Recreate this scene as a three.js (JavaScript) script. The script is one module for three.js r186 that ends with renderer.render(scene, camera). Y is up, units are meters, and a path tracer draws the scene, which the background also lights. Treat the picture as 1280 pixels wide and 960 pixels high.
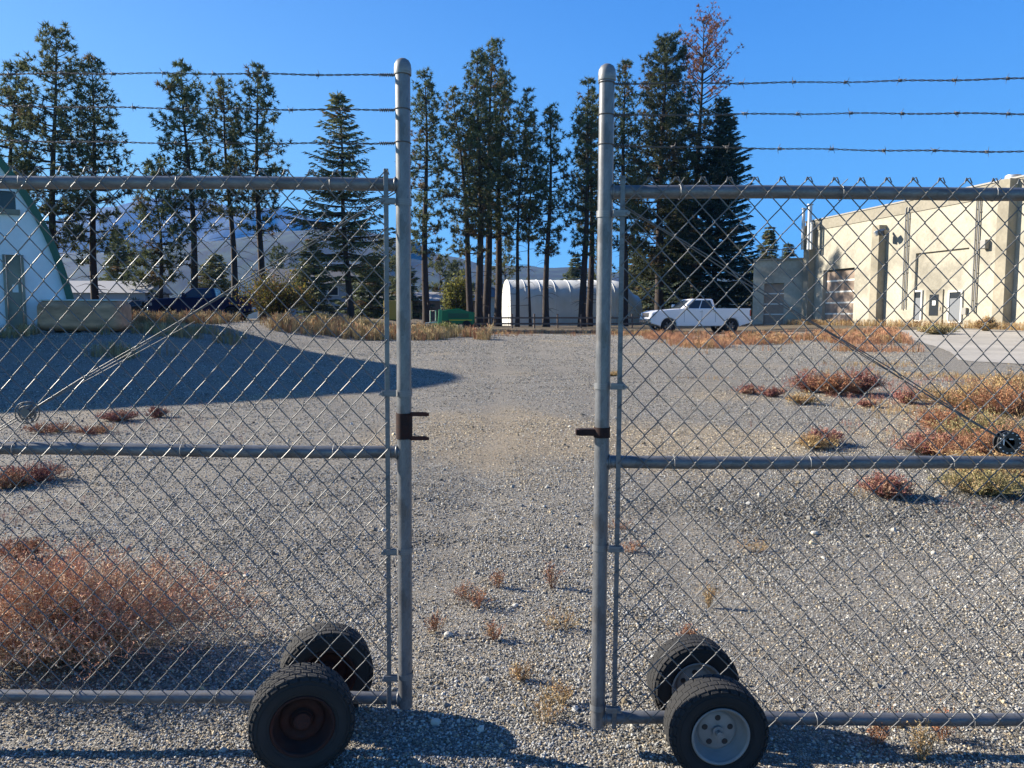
import * as THREE from 'three';
import { mergeGeometries } from 'three/addons/utils/BufferGeometryUtils.js';
import { RoundedBoxGeometry } from 'three/addons/geometries/RoundedBoxGeometry.js';

// ---------------------------------------------------------------- camera, sky, sun, exposure
const EYE = 1.56, PITCH = 5.05 * Math.PI / 180, F = 961;
const scene = new THREE.Scene();
const camera = new THREE.PerspectiveCamera(2 * Math.atan(480 / F) * 180 / Math.PI, 4 / 3, 0.05, 20000);
camera.position.set(0, EYE, 0);
camera.rotation.x = -PITCH;
const renderer = new THREE.WebGLRenderer({ antialias: true });
renderer.toneMapping = THREE.LinearToneMapping;
renderer.toneMappingExposure = 2.85;
renderer.shadowMap.enabled = true;
const SUN_EL = 26 * Math.PI / 180, SUN_TH = 17 * Math.PI / 180;
const SUN = new THREE.Vector3(-Math.cos(SUN_TH) * Math.cos(SUN_EL), Math.sin(SUN_EL), -Math.sin(SUN_TH) * Math.cos(SUN_EL));
{
  const sun = new THREE.DirectionalLight(new THREE.Color(1, 0.92, 0.79), 5);
  sun.position.copy(SUN).multiplyScalar(120); sun.castShadow = true;
  Object.assign(sun.shadow.camera, { left: -60, right: 60, top: 60, bottom: -60, near: 1, far: 300 });
  sun.shadow.mapSize.set(4096, 4096);
  scene.add(sun); scene.add(sun.target);
  // clear sky: deep blue above, paler toward the horizon, a little paler toward the sun
  const w = 1024, h = 512, data = new Float32Array(w * h * 4);
  const hor = [0.115, 0.29, 0.38], mid = [0.0075, 0.064, 0.27], zen = [0.003, 0.023, 0.105];
  for (let j = 0; j < h; j++) {
    const el = ((j + 0.5) / h - 0.5) * Math.PI, s = Math.max(0, Math.sin(el));
    for (let i = 0; i < w; i++) {
      const az = ((i + 0.5) / w - 0.5) * 2 * Math.PI;
      const x = Math.cos(el) * Math.cos(az), y = Math.sin(el), z = Math.cos(el) * Math.sin(az);
      const c = Math.max(0, x * SUN.x + y * SUN.y + z * SUN.z);
      const ch = Math.pow(Math.max(0, (x * SUN.x + z * SUN.z) / Math.max(1e-6, Math.hypot(x, z) * Math.hypot(SUN.x, SUN.z))), 1.4);
      const a = Math.exp(-s * 4.6), b = Math.min(1, Math.max(0, (s - 0.3) / 0.7));
      const k = (j * w + i) * 4, glow = 0.03 * Math.pow(c, 2) + 0.1 * Math.pow(c, 8);
      for (let q = 0; q < 3; q++) {
        let v = hor[q] * a * (1 + [1.9, 1.0, 0.25][q] * ch) + (mid[q] * (1 - b) + zen[q] * b) * (1 - a) * (1 + 0.3 * ch * (1 - b));
        v += glow * [0.5, 0.62, 0.6][q];
        data[k + q] = v;
      }
      data[k + 3] = 1;
    }
  }
  const sky = new THREE.DataTexture(data, w, h, THREE.RGBAFormat, THREE.FloatType);
  sky.mapping = THREE.EquirectangularReflectionMapping; sky.magFilter = THREE.LinearFilter; sky.needsUpdate = true;
  scene.background = sky; scene.environment = sky;
}

// ---------------------------------------------------------------- helpers
const V = (x, y, z) => new THREE.Vector3(x, y, z);
function rng(seed) { let a = seed >>> 0; return () => { a = (a + 0x6D2B79F5) | 0; let t = Math.imul(a ^ (a >>> 15), 1 | a); t = (t + Math.imul(t ^ (t >>> 7), 61 | t)) ^ t; return ((t ^ (t >>> 14)) >>> 0) / 4294967296; }; }
const hash2 = (x, y) => { let h = Math.imul(x | 0, 374761393) + Math.imul(y | 0, 668265263); h = Math.imul(h ^ (h >>> 13), 1274126177); return ((h ^ (h >>> 16)) >>> 0) / 4294967296; };
const ss = (a, b, x) => { const t = Math.min(1, Math.max(0, (x - a) / (b - a))); return t * t * (3 - 2 * t); };
function noise(x, y) { const i = Math.floor(x), j = Math.floor(y), u = x - i, v = y - j, a = u * u * (3 - 2 * u), b = v * v * (3 - 2 * v); return (hash2(i, j) * (1 - a) + hash2(i + 1, j) * a) * (1 - b) + (hash2(i, j + 1) * (1 - a) + hash2(i + 1, j + 1) * a) * b; }
const fbm = (x, y, n = 4) => { let s = 0, a = 0.5; for (let k = 0; k < n; k++) { s += a * noise(x, y); x = x * 2.03 + 17.1; y = y * 2.03 + 5.7; a *= 0.5; } return s; };
const cp = Math.cos(PITCH), sp = Math.sin(PITCH);
function P(px, py, d) { const a = (px - 640) / F, b = (480 - py) / F, t = d / (cp + b * sp); return V(a * t, EYE + t * (b * cp - sp), -d); }
// ground height
function G(x, z) {
  const d = -z;
  let g = 0.017 * Math.min(34, Math.max(0, d - 4));
  g += 0.7 * ss(-6, -13, x) * ss(13, 24, d);
  g += 0.34 * ss(12, 22, x) * ss(25, 45, d);
  g += 0.3 * ss(-3, -9, x) * ss(32, 36, d) * (1 - ss(-9, -13, x));
  g -= 4.2 * ss(80, 170, d);
  const near = 1 - ss(30, 60, d);
  g += near * (0.05 * (fbm(x * 0.55 + 3, d * 0.8, 3) - 0.44) + 0.016 * (noise(x * 3.1, d * 3.6) - 0.5)) * ss(2.2, 4.5, d);
  { const c = 0.35 * Math.sin(d * 0.16) + 0.02 * d; g -= near * 0.014 * ss(3, 5, d) * (Math.exp(-Math.pow((x - c - 0.8) / 0.22, 2)) + Math.exp(-Math.pow((x - c + 0.75) / 0.24, 2))); }
  g += near * 0.008 * (noise(x * 6.1, d * 6.6) - 0.5);
  return g;
}
const used = {};
function numbered(n) { used[n] = (used[n] || 0) + 1; return used[n] === 1 ? n : `${n}_${String(used[n] - 1).padStart(3, '0')}`; }
function tag(o, label, category, group, kind) { o.userData.label = label; o.userData.category = category; if (group) o.userData.group = group; if (kind) o.userData.kind = kind; return o; }
function thing(name, label, category, pos, turn = 0, group) { const o = new THREE.Group(); o.name = numbered(name); o.position.copy(pos); o.rotation.y = turn; scene.add(o); return tag(o, label, category, group); }
function mesh(name, geo, mat, parent) { const m = new THREE.Mesh(geo, mat); m.castShadow = m.receiveShadow = true; if (!parent || parent === scene) { m.name = numbered(name); scene.add(m); } else { m.name = name; parent.add(m); } return m; }
function structure(name, geo, mat, label, category) { const m = mesh(name, geo, mat); return tag(m, label, category, null, 'structure'); }

class MB { // collects triangles with optional colour and uv
  constructor() { this.p = []; this.i = []; this.u = []; this.c = []; }
  v(x, y, z, u = 0, w = 0, c) { this.p.push(x, y, z); this.u.push(u, w); if (c) this.c.push(c[0], c[1], c[2]); return this.p.length / 3 - 1; }
  tri(a, b, c) { this.i.push(a, b, c); }
  // tapered tube along points; r number or array
  tube(pts, r, n = 5, c, cap = true) {
    const m = pts.length; let nx = null, len = 0, first = this.p.length / 3;
    const T = V(), N = V(), B = V();
    for (let k = 0; k < m; k++) {
      T.subVectors(pts[Math.min(m - 1, k + 1)], pts[Math.max(0, k - 1)]).normalize();
      if (!nx) { N.set(0, 1, 0); if (Math.abs(T.y) > 0.9) N.set(1, 0, 0); } else N.copy(nx);
      N.addScaledVector(T, -N.dot(T)).normalize(); nx = N.clone(); B.crossVectors(T, N);
      if (k) len += pts[k].distanceTo(pts[k - 1]);
      const rr = Array.isArray(r) ? r[k] : r;
      for (let q = 0; q <= n; q++) { const a = q / n * Math.PI * 2, s = Math.sin(a) * rr, t = Math.cos(a) * rr; this.v(pts[k].x + N.x * t + B.x * s, pts[k].y + N.y * t + B.y * s, pts[k].z + N.z * t + B.z * s, q / n, len, c); }
    }
    for (let k = 0; k < m - 1; k++) for (let q = 0; q < n; q++) { const a = first + k * (n + 1) + q, b = a + n + 1; this.i.push(a, a + 1, b, b, a + 1, b + 1); }
    if (cap) for (const k of [0, m - 1]) { const ce = this.v(pts[k].x, pts[k].y, pts[k].z, 0, 0, c), o = first + k * (n + 1); for (let q = 0; q < n; q++) k ? this.i.push(ce, o + q, o + q + 1) : this.i.push(ce, o + q + 1, o + q); }
    return this;
  }
  // a flat sliver from a to b, width w, side direction s
  blade(a, b, s, w, c) { const i = this.v(a.x - s.x * w, a.y - s.y * w, a.z - s.z * w, 0, 0, c), j = this.v(a.x + s.x * w, a.y + s.y * w, a.z + s.z * w, 1, 0, c), k = this.v(b.x, b.y, b.z, 0.5, 1, c); this.i.push(i, j, k); }
  quad(a, b, c2, d, c) { const i = this.v(a.x, a.y, a.z, 0, 0, c), j = this.v(b.x, b.y, b.z, 1, 0, c), k = this.v(c2.x, c2.y, c2.z, 1, 1, c), l = this.v(d.x, d.y, d.z, 0, 1, c); this.i.push(i, j, k, i, k, l); }
  geo() {
    const g = new THREE.BufferGeometry();
    g.setAttribute('position', new THREE.Float32BufferAttribute(this.p, 3));
    g.setAttribute('uv', new THREE.Float32BufferAttribute(this.u, 2));
    if (this.c.length) g.setAttribute('color', new THREE.Float32BufferAttribute(this.c, 3));
    g.setIndex(this.i); g.computeVertexNormals(); return g;
  }
  build(name, mat, parent) { return mesh(name, this.geo(), mat, parent); }
}
const plain = g => { const q = g.index ? g.toNonIndexed() : g; for (const k of Object.keys(q.attributes)) if (!['position', 'normal', 'uv'].includes(k)) q.deleteAttribute(k); return q; };
const join = list => mergeGeometries(list.map(plain));
const bx = (w, h, d, x = 0, y = 0, z = 0, r = 0) => { const g = r ? new RoundedBoxGeometry(w, h, d, 2, r) : new THREE.BoxGeometry(w, h, d); // uv in metres
  const p = g.attributes.position, n = g.attributes.normal, u = g.attributes.uv;
  for (let k = 0; k < p.count; k++) { const ax = Math.abs(n.getX(k)), ay = Math.abs(n.getY(k)), az = Math.abs(n.getZ(k)); if (ax > ay && ax > az) u.setXY(k, p.getZ(k) + z, p.getY(k) + y); else if (ay > az) u.setXY(k, p.getX(k) + x, p.getZ(k) + z); else u.setXY(k, p.getX(k) + x, p.getY(k) + y); }
  g.translate(x, y, z); return g; };
const cyl = (r0, r1, h, n = 20) => new THREE.CylinderGeometry(r1, r0, h, n);

// ---------------------------------------------------------------- textures and materials
function tex(n, fn, srgb, rep = 1) { // fn(u,v,i,j) -> [r,g,b] 0..1
  const d = new Uint8Array(n * n * 4);
  for (let j = 0; j < n; j++) for (let i = 0; i < n; i++) { const c = fn(i / n, j / n, i, j), k = (j * n + i) * 4; d[k] = c[0] * 255; d[k + 1] = c[1] * 255; d[k + 2] = c[2] * 255; d[k + 3] = 255; }
  const t = new THREE.DataTexture(d, n, n); t.wrapS = t.wrapT = THREE.RepeatWrapping; t.magFilter = THREE.LinearFilter; if (srgb) t.colorSpace = THREE.SRGBColorSpace; t.repeat.set(rep, rep); t.needsUpdate = true; return t;
}
const tn = (u, v, f, n = 3) => { let s = 0, a = 0.5, t = 0; for (let k = 0; k < n; k++) { const q = f << k, x = u * q, y = v * q, i = Math.floor(x), j = Math.floor(y), du = x - i, dv = y - j, A = du * du * (3 - 2 * du), B = dv * dv * (3 - 2 * dv), h = (m, o) => hash2(((m % q) + q) % q + 31 * k, ((o % q) + q) % q + 77 * k); s += a * ((h(i, j) * (1 - A) + h(i + 1, j) * A) * (1 - B) + (h(i, j + 1) * (1 - A) + h(i + 1, j + 1) * A) * B); t += a; a *= 0.55; } return s / t; };
const clamp1 = x => Math.min(1, Math.max(0, x));
const std = (r, g, b, rough = 0.8, metal = 0, extra = {}) => { const m = new THREE.MeshStandardMaterial({ roughness: rough, metalness: metal, side: THREE.DoubleSide, ...extra }); m.color.setRGB(r, g, b); return m; };
const mottle = (lo, hi, f, n = 256, oct = 4) => tex(n, (u, v) => { const k = lo + (hi - lo) * tn(u, v, f, oct); return [k, k, k]; });
const M = {};
{
  const spangle = tex(512, (u, v) => { const k = 0.4 + 0.6 * clamp1(0.55 * tn(u, v, 7, 5) + 0.45 * tn(u, v, 48, 2)), st = tn(u, v, 4, 5) > 0.62 ? 0.8 : 1; const rs = clamp1((tn(u, v, 5, 5) - 0.6) * 6) * 0.35; return [k * st, k * st * (1 - 0.25 * rs), k * st * (1 - 0.45 * rs)]; });
  const rgh = mottle(0.5, 1, 12);
  const gal = spangle.clone(); gal.repeat.set(1, 3); gal.needsUpdate = true;
  M.galv = std(0.2, 0.205, 0.215, 0.58, 0.25, { map: gal, roughnessMap: rgh });
  M.wire = std(0.13, 0.128, 0.125, 0.5, 0.3);
  M.barb = std(0.09, 0.085, 0.085, 0.6, 0.4);
  M.cap = std(0.27, 0.275, 0.28, 0.5, 0.35, { map: gal });
  const rustT = tex(256, (u, v) => { const k = tn(u, v, 8, 4), q = tn(u, v, 30, 2); return [0.34 + 0.3 * k, 0.24 + 0.22 * k * q, 0.17 + 0.16 * q]; }, true);
  M.rust = std(0.25, 0.25, 0.25, 0.9, 0.1, { map: rustT });
  M.darkRust = std(0.12, 0.115, 0.12, 0.85, 0.2, { map: rustT });
  const dust = tex(256, (u, v) => { const k = 0.55 + 0.45 * tn(u, v, 7, 5); return [k, k * 0.98, k * 0.95]; });
  M.rubber = std(0.021, 0.021, 0.022, 0.9, 0, { map: dust, bumpMap: mottle(0, 1, 24), bumpScale: 0.0006 });
  M.dustyRubber = std(0.034, 0.033, 0.032, 0.95, 0, { map: dust, bumpMap: mottle(0, 1, 24), bumpScale: 0.0008 });
  M.rimPale = std(0.3, 0.3, 0.295, 0.55, 0.1, { map: dust });
  M.rimRust = std(0.2, 0.19, 0.18, 0.9, 0.1, { map: rustT });
  M.black = std(0.02, 0.02, 0.022, 0.5);
  M.whiteMark = std(0.7, 0.7, 0.68, 0.5);
}

// ---------------------------------------------------------------- ground
const tanPatch = (x, d) => ss(0.5, 0.75, fbm(x * 0.5 + 9, d * 0.45 + 2, 3) + 0.35 * Math.exp(-Math.pow((d - 8.8) / 2.2, 2)) * ss(-1.6, 0.2, x)) ;
// a strip of coarser stone; its darkening is slope shade painted into the tone
const coarseShade = (x, d) => ss(0.3, 0.62, fbm(x * 0.9 + 21, d * 1.4 + 3, 3)) * Math.exp(-Math.pow((d - 5.7 - 0.12 * x) / 0.75, 2)) * ss(-2.4, -1, x);
// two shallow wheel tracks through the gateway
const rut = (x, d) => { const c = 0.35 * Math.sin(d * 0.16) + 0.02 * d; return Math.exp(-Math.pow((x - c - 0.8) / 0.22, 2)) + Math.exp(-Math.pow((x - c + 0.75) / 0.24, 2)); };
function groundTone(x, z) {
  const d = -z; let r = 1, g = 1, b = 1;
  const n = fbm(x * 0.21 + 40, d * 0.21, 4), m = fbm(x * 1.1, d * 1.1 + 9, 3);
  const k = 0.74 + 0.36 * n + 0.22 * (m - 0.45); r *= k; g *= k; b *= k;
  const cs0 = 1 - 0.4 * coarseShade(x, d); r *= cs0; g *= cs0; b *= cs0;  // slope shade along the stony strip, put into the ground colour
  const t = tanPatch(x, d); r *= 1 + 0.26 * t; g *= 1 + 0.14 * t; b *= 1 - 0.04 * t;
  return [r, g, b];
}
{
  // stones as a tiled cell texture, 2.4 m across
  const N = 2048, C = 230, col = new Uint8Array(N * N * 4), hgt = new Uint8Array(N * N * 4), cs = N / C;
  const R = rng(5), cx = new Float32Array(C * C), cy = new Float32Array(C * C), tone = [];
  for (let k = 0; k < C * C; k++) { cx[k] = R(); cy[k] = R(); const t = R(), q = R(); const l = 0.3 + 0.52 * Math.pow(t, 1.3); tone.push(q < 0.16 ? [l * 1.12, l * 0.98, l * 0.8] : q < 0.4 ? [l * 0.94, l * 0.98, l * 1.05] : [l, l * 0.985, l * 0.95]); }
  for (let j = 0; j < N; j++) for (let i = 0; i < N; i++) {
    const gx = i / cs, gy = j / cs, ix = Math.floor(gx), iy = Math.floor(gy); let d1 = 9, d2 = 9, best = 0;
    for (let dy = -1; dy <= 1; dy++) for (let dx = -1; dx <= 1; dx++) { const k = ((iy + dy + C) % C) * C + (ix + dx + C) % C, ex = ix + dx + cx[k] - gx, ey = iy + dy + cy[k] - gy, e = ex * ex + ey * ey; if (e < d1) { d2 = d1; d1 = e; best = k; } else if (e < d2) d2 = e; }
    const edge = Math.sqrt(d2) - Math.sqrt(d1), o = (j * N + i) * 4, s = clamp1(edge * 3.2), t = tone[best], g = 0.9 + 0.2 * (hash2(i >> 1, j >> 1) - 0.5);
    for (let q = 0; q < 3; q++) col[o + q] = Math.min(255, 255 * Math.sqrt(Math.min(1, t[q] * g)) * (0.8 + 0.2 * s)); col[o + 3] = 255;
    const hh = 255 * clamp1(s * (0.45 + 0.55 * cx[best])); hgt[o] = hgt[o + 1] = hgt[o + 2] = hh; hgt[o + 3] = 255;
  }
  const mk = (d, srgb) => { const t = new THREE.DataTexture(d, N, N); t.wrapS = t.wrapT = THREE.RepeatWrapping; t.magFilter = THREE.LinearFilter; if (srgb) t.colorSpace = THREE.SRGBColorSpace; t.repeat.set(1 / 2.4, 1 / 2.4); t.needsUpdate = true; return t; };
  M.gravel = std(0.72, 0.665, 0.57, 0.95, 0, { map: mk(col, true), bumpMap: mk(hgt), bumpScale: 0.012, vertexColors: true });
  const mb = new MB(), rows = [], ds = [];
  for (let d = -8; d < 14; d += 0.16) ds.push(d);
  for (let d = 14; d < 60; d += 0.5) ds.push(d);
  for (let d = 60; d < 9000; d *= 1.12) ds.push(d);
  const nc = 150;
  for (const d of ds) { const hw = 9 + Math.abs(d) * 1.25; rows.push(mb.p.length / 3);
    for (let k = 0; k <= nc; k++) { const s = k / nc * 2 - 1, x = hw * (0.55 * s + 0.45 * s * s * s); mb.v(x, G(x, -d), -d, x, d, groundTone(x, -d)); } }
  const edge = (k, d) => 41 + 3.5 * (noise(k * 0.22, 3) - 0.5) + 1.6 * (noise(k * 0.9, 8) - 0.5), far = [];
  for (let r = 0; r < rows.length - 1; r++) for (let k = 0; k < nc; k++) { const a = rows[r] + k, b = rows[r + 1] + k; (ds[r] < edge(k, ds[r]) ? mb.i : far).push(a, a + 1, b, b, a + 1, b + 1); }
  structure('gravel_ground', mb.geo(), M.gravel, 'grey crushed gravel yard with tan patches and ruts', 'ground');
  M.earth = std(0.2, 0.15, 0.1, 0.95, 0, { map: tex(512, (u, v) => { const k = 0.55 + 0.45 * clamp1(0.6 * tn(u, v, 6, 5) + 0.4 * tn(u, v, 70, 2)), q = tn(u, v, 9, 3); return [k, k * (0.92 + 0.14 * q), k * (0.85 + 0.1 * q)]; }, true, 0.08), bumpMap: mottle(0, 1, 40), bumpScale: 0.02 });
  const fm = new MB(); fm.p = mb.p; fm.u = mb.u; fm.i = far; structure('earth_ground', fm.geo(), M.earth, 'brown earth and dry field beyond the gravel yard', 'ground');

  // loose stones over the near ground
  const R2 = rng(77), variants = [];
  for (let v = 0; v < 4; v++) { const g = new THREE.IcosahedronGeometry(1, 0), p = g.attributes.position, m = new Map(); 
    for (let k = 0; k < p.count; k++) { const key = `${p.getX(k).toFixed(3)},${p.getY(k).toFixed(3)},${p.getZ(k).toFixed(3)}`; if (!m.has(key)) m.set(key, 0.7 + 0.5 * R2()); const s = m.get(key); p.setXYZ(k, p.getX(k) * s, p.getY(k) * s * 0.7, p.getZ(k) * s * 0.9); }
    g.computeVertexNormals(); variants.push(g); }
  M.stone = std(1, 1, 1, 0.92);
  const lists = [[], [], [], []], total = 620000, dn = 1.5, df = 40;
  for (let k = 0; k < total; k++) {
    const d = dn * Math.pow(df / dn, R2()), x = (R2() * 2 - 1) * (0.78 * d + 0.4), clump = 0.5 * fbm(x * 1.3, d * 1.3 + 60, 3) + 0.55 * fbm(x * 0.45 + 12, d * 0.5, 3), keep = R2(), big = R2(), v1 = R2(), v2 = R2(), v3 = R2(), v4 = R2();
    if (keep > 0.12 + 3.2 * Math.pow(clump, 2.2) + 0.5 * coarseShade(x, d) - 0.4 * rut(x, d) || (d > 17 && x > 10.6 + (d - 18.5) * 0.42) || d * (0.6 + 0.4 * v4) > 37) continue;
    const sz = (0.0046 + 0.00045 * d) * (1 + 0.45 * coarseShade(x, d)) * (0.5 + 0.7 * v1 + (big < 0.025 ? 0.7 : 0) + (big < 0.001 && d < 12 ? 1.6 : 0));
    const co = coarseShade(x, d), t = (0.08 + 0.44 * Math.pow(v2, 1.7)) * (1 - 0.45 * co) * (1 + 0.3 * tanPatch(x, d)), tp = tanPatch(x, d);  // stones in the strip darkened too, standing for slope shade
    const c = v3 < 0.2 + 0.5 * tp ? [t * 1.24, t * 1.0, t * 0.65] : v3 < 0.4 ? [t * 1.0, t * 0.99, t * 0.93] : [t * 1.06, t, t * 0.86];
    lists[k & 3].push([x, G(x, -d) + sz * 0.22, -d, sz, v4 * 6.28 * 7, (v1 - 0.5) * 1.4, (big - 0.5) * 1.4, c]);
  }
  const m4 = new THREE.Matrix4(), q = new THREE.Quaternion(), e = new THREE.Euler(), col3 = new THREE.Color();
  lists.forEach((L, v) => {
    const im = new THREE.InstancedMesh(variants[v], M.stone, L.length); im.name = numbered('gravel_stones'); im.castShadow = im.receiveShadow = true;
    L.forEach((s, k) => { e.set(s[5], s[4], s[6]); q.setFromEuler(e); m4.compose(V(s[0], s[1], s[2]), q, V(s[3], s[3], s[3])); im.setMatrixAt(k, m4); im.setColorAt(k, col3.setRGB(...s[7])); });
    tag(im, ['loose grey gravel stones scattered over the yard', 'loose angular gravel stones scattered over the yard', 'loose pale gravel stones scattered over the yard', 'loose mixed gravel stones scattered over the yard'][v], 'gravel', null, 'stuff'); scene.add(im);
  });
}
{ // concrete drive in front of the cream building
  const conc = tex(512, (u, v) => { const k = 0.7 + 0.3 * clamp1(0.6 * tn(u, v, 4, 5) + 0.4 * tn(u, v, 90, 2)); return [k, k * 0.98, k * 0.94]; }, true, 0.15);
  M.concrete = std(0.5, 0.48, 0.45, 0.9, 0, { map: conc });
  const mb = new MB(), n = 24, m = 30, id = [];
  for (let j = 0; j <= m; j++) { const d = 18.5 + 21 * j / m, x0 = 11.2 + 1.5 * Math.sin(d * 0.3) * 0.25 + (d - 18.5) * 0.42 + 3.4 * ss(22, 18.5, d); for (let i = 0; i <= n; i++) { const x = x0 + (34 - x0) * i / n; id.push(mb.v(x, G(x, -d) + 0.012, -d, x, d)); } }
  for (let j = 0; j < m; j++) for (let i = 0; i < n; i++) { const a = id[j * (n + 1) + i], b = id[(j + 1) * (n + 1) + i]; mb.i.push(a, a + 1, b, b, a + 1, b + 1); }
  structure('concrete_drive', mb.geo(), M.concrete, 'pale concrete drive in front of the cream building', 'drive');
}
// ---------------------------------------------------------------- hills
function hill(name, label, d, prof, depth, col, seed, rough) { // prof: [px, py] ridge line
  const mb = new MB(), pts = prof.map(([x, y]) => P(x, y, d)), n = 520, rowsN = 40, id = [];
  const x0 = pts[0].x, x1 = pts[pts.length - 1].x;
  for (let i = 0; i <= n; i++) { const x = x0 + (x1 - x0) * i / n; let k = 0; while (k < pts.length - 2 && pts[k + 1].x < x) k++; const t = (x - pts[k].x) / (pts[k + 1].x - pts[k].x), s = t * t * (3 - 2 * t);
    const top = pts[k].y + (pts[k + 1].y - pts[k].y) * s;
    for (let j = 0; j <= rowsN; j++) { const f = j / rowsN, g = Math.sin(f * Math.PI / 2), rel = fbm(x / d * 22 + seed, f * 5 + seed, 4) - 0.45; const r = rough * d; const y = -8 + (top + 8) * g + rel * r * (f < 1 ? 1 : 0.35), tn0 = fbm(x / d * 90, f * 26 + seed, 4), tone = 0.35 + 1.5 * ss(0.3, 0.62, tn0) * (0.6 + 0.8 * hash2(i, j + seed));
      mb.v(x + rel * r, y, -d + depth * (1 - f), x, f * 100, [col[0] * tone, col[1] * tone, col[2] * tone]); }
    for (let j = 0; j < 4; j++) mb.v(x, (top + 8) * (1 - (j + 1) / 4) - 8, -d - depth * (j + 1) / 4, 0, 0, col); }
  const S = rowsN + 5;
  for (let i = 0; i < n; i++) for (let j = 0; j < S - 1; j++) { const a = i * S + j, b = a + S; mb.i.push(a, b, a + 1, b, b + 1, a + 1); }
  structure(name, mb.geo(), M.hill, label, 'hill');
}
M.hill = std(1, 1, 1, 1, 0, { vertexColors: true });
hill('mountain_range', 'far blue mountain range with two rounded peaks', 6500, [[-300, 300], [60, 290], [140, 278], [185, 262], [250, 250], [300, 262], [335, 270], [362, 263], [400, 276], [450, 296], [520, 322], [600, 345], [760, 352], [1000, 358], [1600, 360]], 2600, [0.024, 0.03, 0.018], 3, 0.006);
hill('wooded_hill', 'grey green wooded hill below the mountains', 2300, [[-300, 330], [60, 318], [200, 318], [300, 303], [380, 292], [440, 288], [500, 300], [560, 322], [620, 334], [700, 336], [800, 345], [1000, 352], [1600, 358]], 900, [0.011, 0.02, 0.01], 8, 0.006);
scene.fog = new THREE.FogExp2(new THREE.Color(0.06, 0.33, 1.0), 0.000085);

// ---------------------------------------------------------------- gates
const DL = 2.72, DR = 2.66;
function ring(r, t, n = 20) { const g = new THREE.TorusGeometry(r, t, 6, n); return g; }
function wheel(parent, x, y, z, yaw, kind, flip) {
  const w = new THREE.Group(); w.name = 'wheel'; w.position.set(x, y, z); w.rotation.y = yaw; parent.add(w);
  const R = 0.178, W = 0.064; // outer radius, half width
  const prof = [[0.098, -W * 0.75], [0.112, -W * 0.9], [0.135, -W], [0.155, -W * 0.96], [0.168, -W * 0.84], [0.1725, -W * 0.6], [0.174, 0], [0.1725, W * 0.6], [0.168, W * 0.84], [0.155, W * 0.96], [0.135, W], [0.112, W * 0.9], [0.098, W * 0.75]];
  const ty = new THREE.LatheGeometry(prof.map(([r, h]) => new THREE.Vector2(r, h)), 56); ty.rotateX(Math.PI / 2);
  const list = [ty], n = 30;
  for (let k = 0; k < n; k++) for (const [q, off] of [[-1.5, 0], [-0.5, 0.5], [0.5, 0], [1.5, 0.5]]) {
    const a = (k + off) / n * Math.PI * 2, b = new RoundedBoxGeometry(0.007, 0.0315, 0.0262, 1, 0.0022); b.translate(0.172 - (Math.abs(q) > 1 ? 0.0012 : 0), 0, q * 0.0282); b.rotateZ(a); list.push(b);
  }
  for (let k = 0; k < n; k++) for (const s of [-1, 1]) { const a = (k + 0.25) / n * Math.PI * 2, b = new RoundedBoxGeometry(0.017, 0.027, 0.006, 1, 0.002); b.rotateY(s * 0.9); b.translate(0.165, 0, s * 0.0565); b.rotateZ(a); list.push(b); }
  for (const s of [-1, 1]) for (const r of [0.118, 0.147]) { const t = new THREE.TorusGeometry(r, 0.0016, 5, 48); t.translate(0, 0, s * (r < 0.12 ? 0.059 : 0.063)); list.push(t); }
  mesh('tyre', join(list), kind === 'rust' ? M.dustyRubber : M.rubber, w);
  const rp = kind === 'rust'
    ? [[0.0, 0.012], [0.032, 0.012], [0.036, 0.016], [0.04, -0.004], [0.07, -0.01], [0.08, 0.006], [0.092, 0.036], [0.102, 0.05], [0.108, 0.056], [0.104, 0.06], [0.097, 0.055]]
    : [[0.0, 0.02], [0.03, 0.02], [0.062, 0.018], [0.07, 0.012], [0.076, 0.006], [0.086, 0.03], [0.095, 0.048], [0.101, 0.056], [0.105, 0.06], [0.1, 0.063], [0.094, 0.056]];
  for (const s of [1, -1]) { const l = new THREE.LatheGeometry(rp.map(([r, h]) => new THREE.Vector2(r, h)), 48); l.rotateX(Math.PI / 2); if (s < 0) l.rotateY(Math.PI); mesh('rim', l, kind === 'rust' ? M.rimRust : M.rimPale, w); }
  const hub = [], hubLen = kind === 'rust' ? 0.05 : 0.062;
  const hc = cyl(0.021, 0.021, hubLen, 20); hc.rotateX(Math.PI / 2); hub.push(hc);
  if (kind === 'rust') { const co = new THREE.TorusGeometry(0.024, 0.006, 8, 20); co.translate(0, 0, 0.02); hub.push(co); }
  else { const nut = cyl(0.011, 0.011, 0.03, 6); nut.rotateX(Math.PI / 2); nut.translate(0, 0, 0.034); hub.push(nut); }
  mesh('hub', join(hub), kind === 'rust' ? M.rust : M.rimPale, w);
  if (kind !== 'rust') for (let k = 0; k < 5; k++) { const a = k / 5 * Math.PI * 2 + 0.3, lg = []; for (const s of [1, -1]) { const t = new THREE.TorusGeometry(0.0085, 0.0022, 6, 14); t.translate(Math.cos(a) * 0.048, Math.sin(a) * 0.048, s * 0.0195); lg.push(t); const c = cyl(0.0075, 0.0075, 0.004, 12); c.rotateX(Math.PI / 2); c.translate(Math.cos(a) * 0.048, Math.sin(a) * 0.048, s * 0.0195); lg.push(c); } mesh('lug_hole', join(lg), M.black, w); }
  return w;
}
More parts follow.
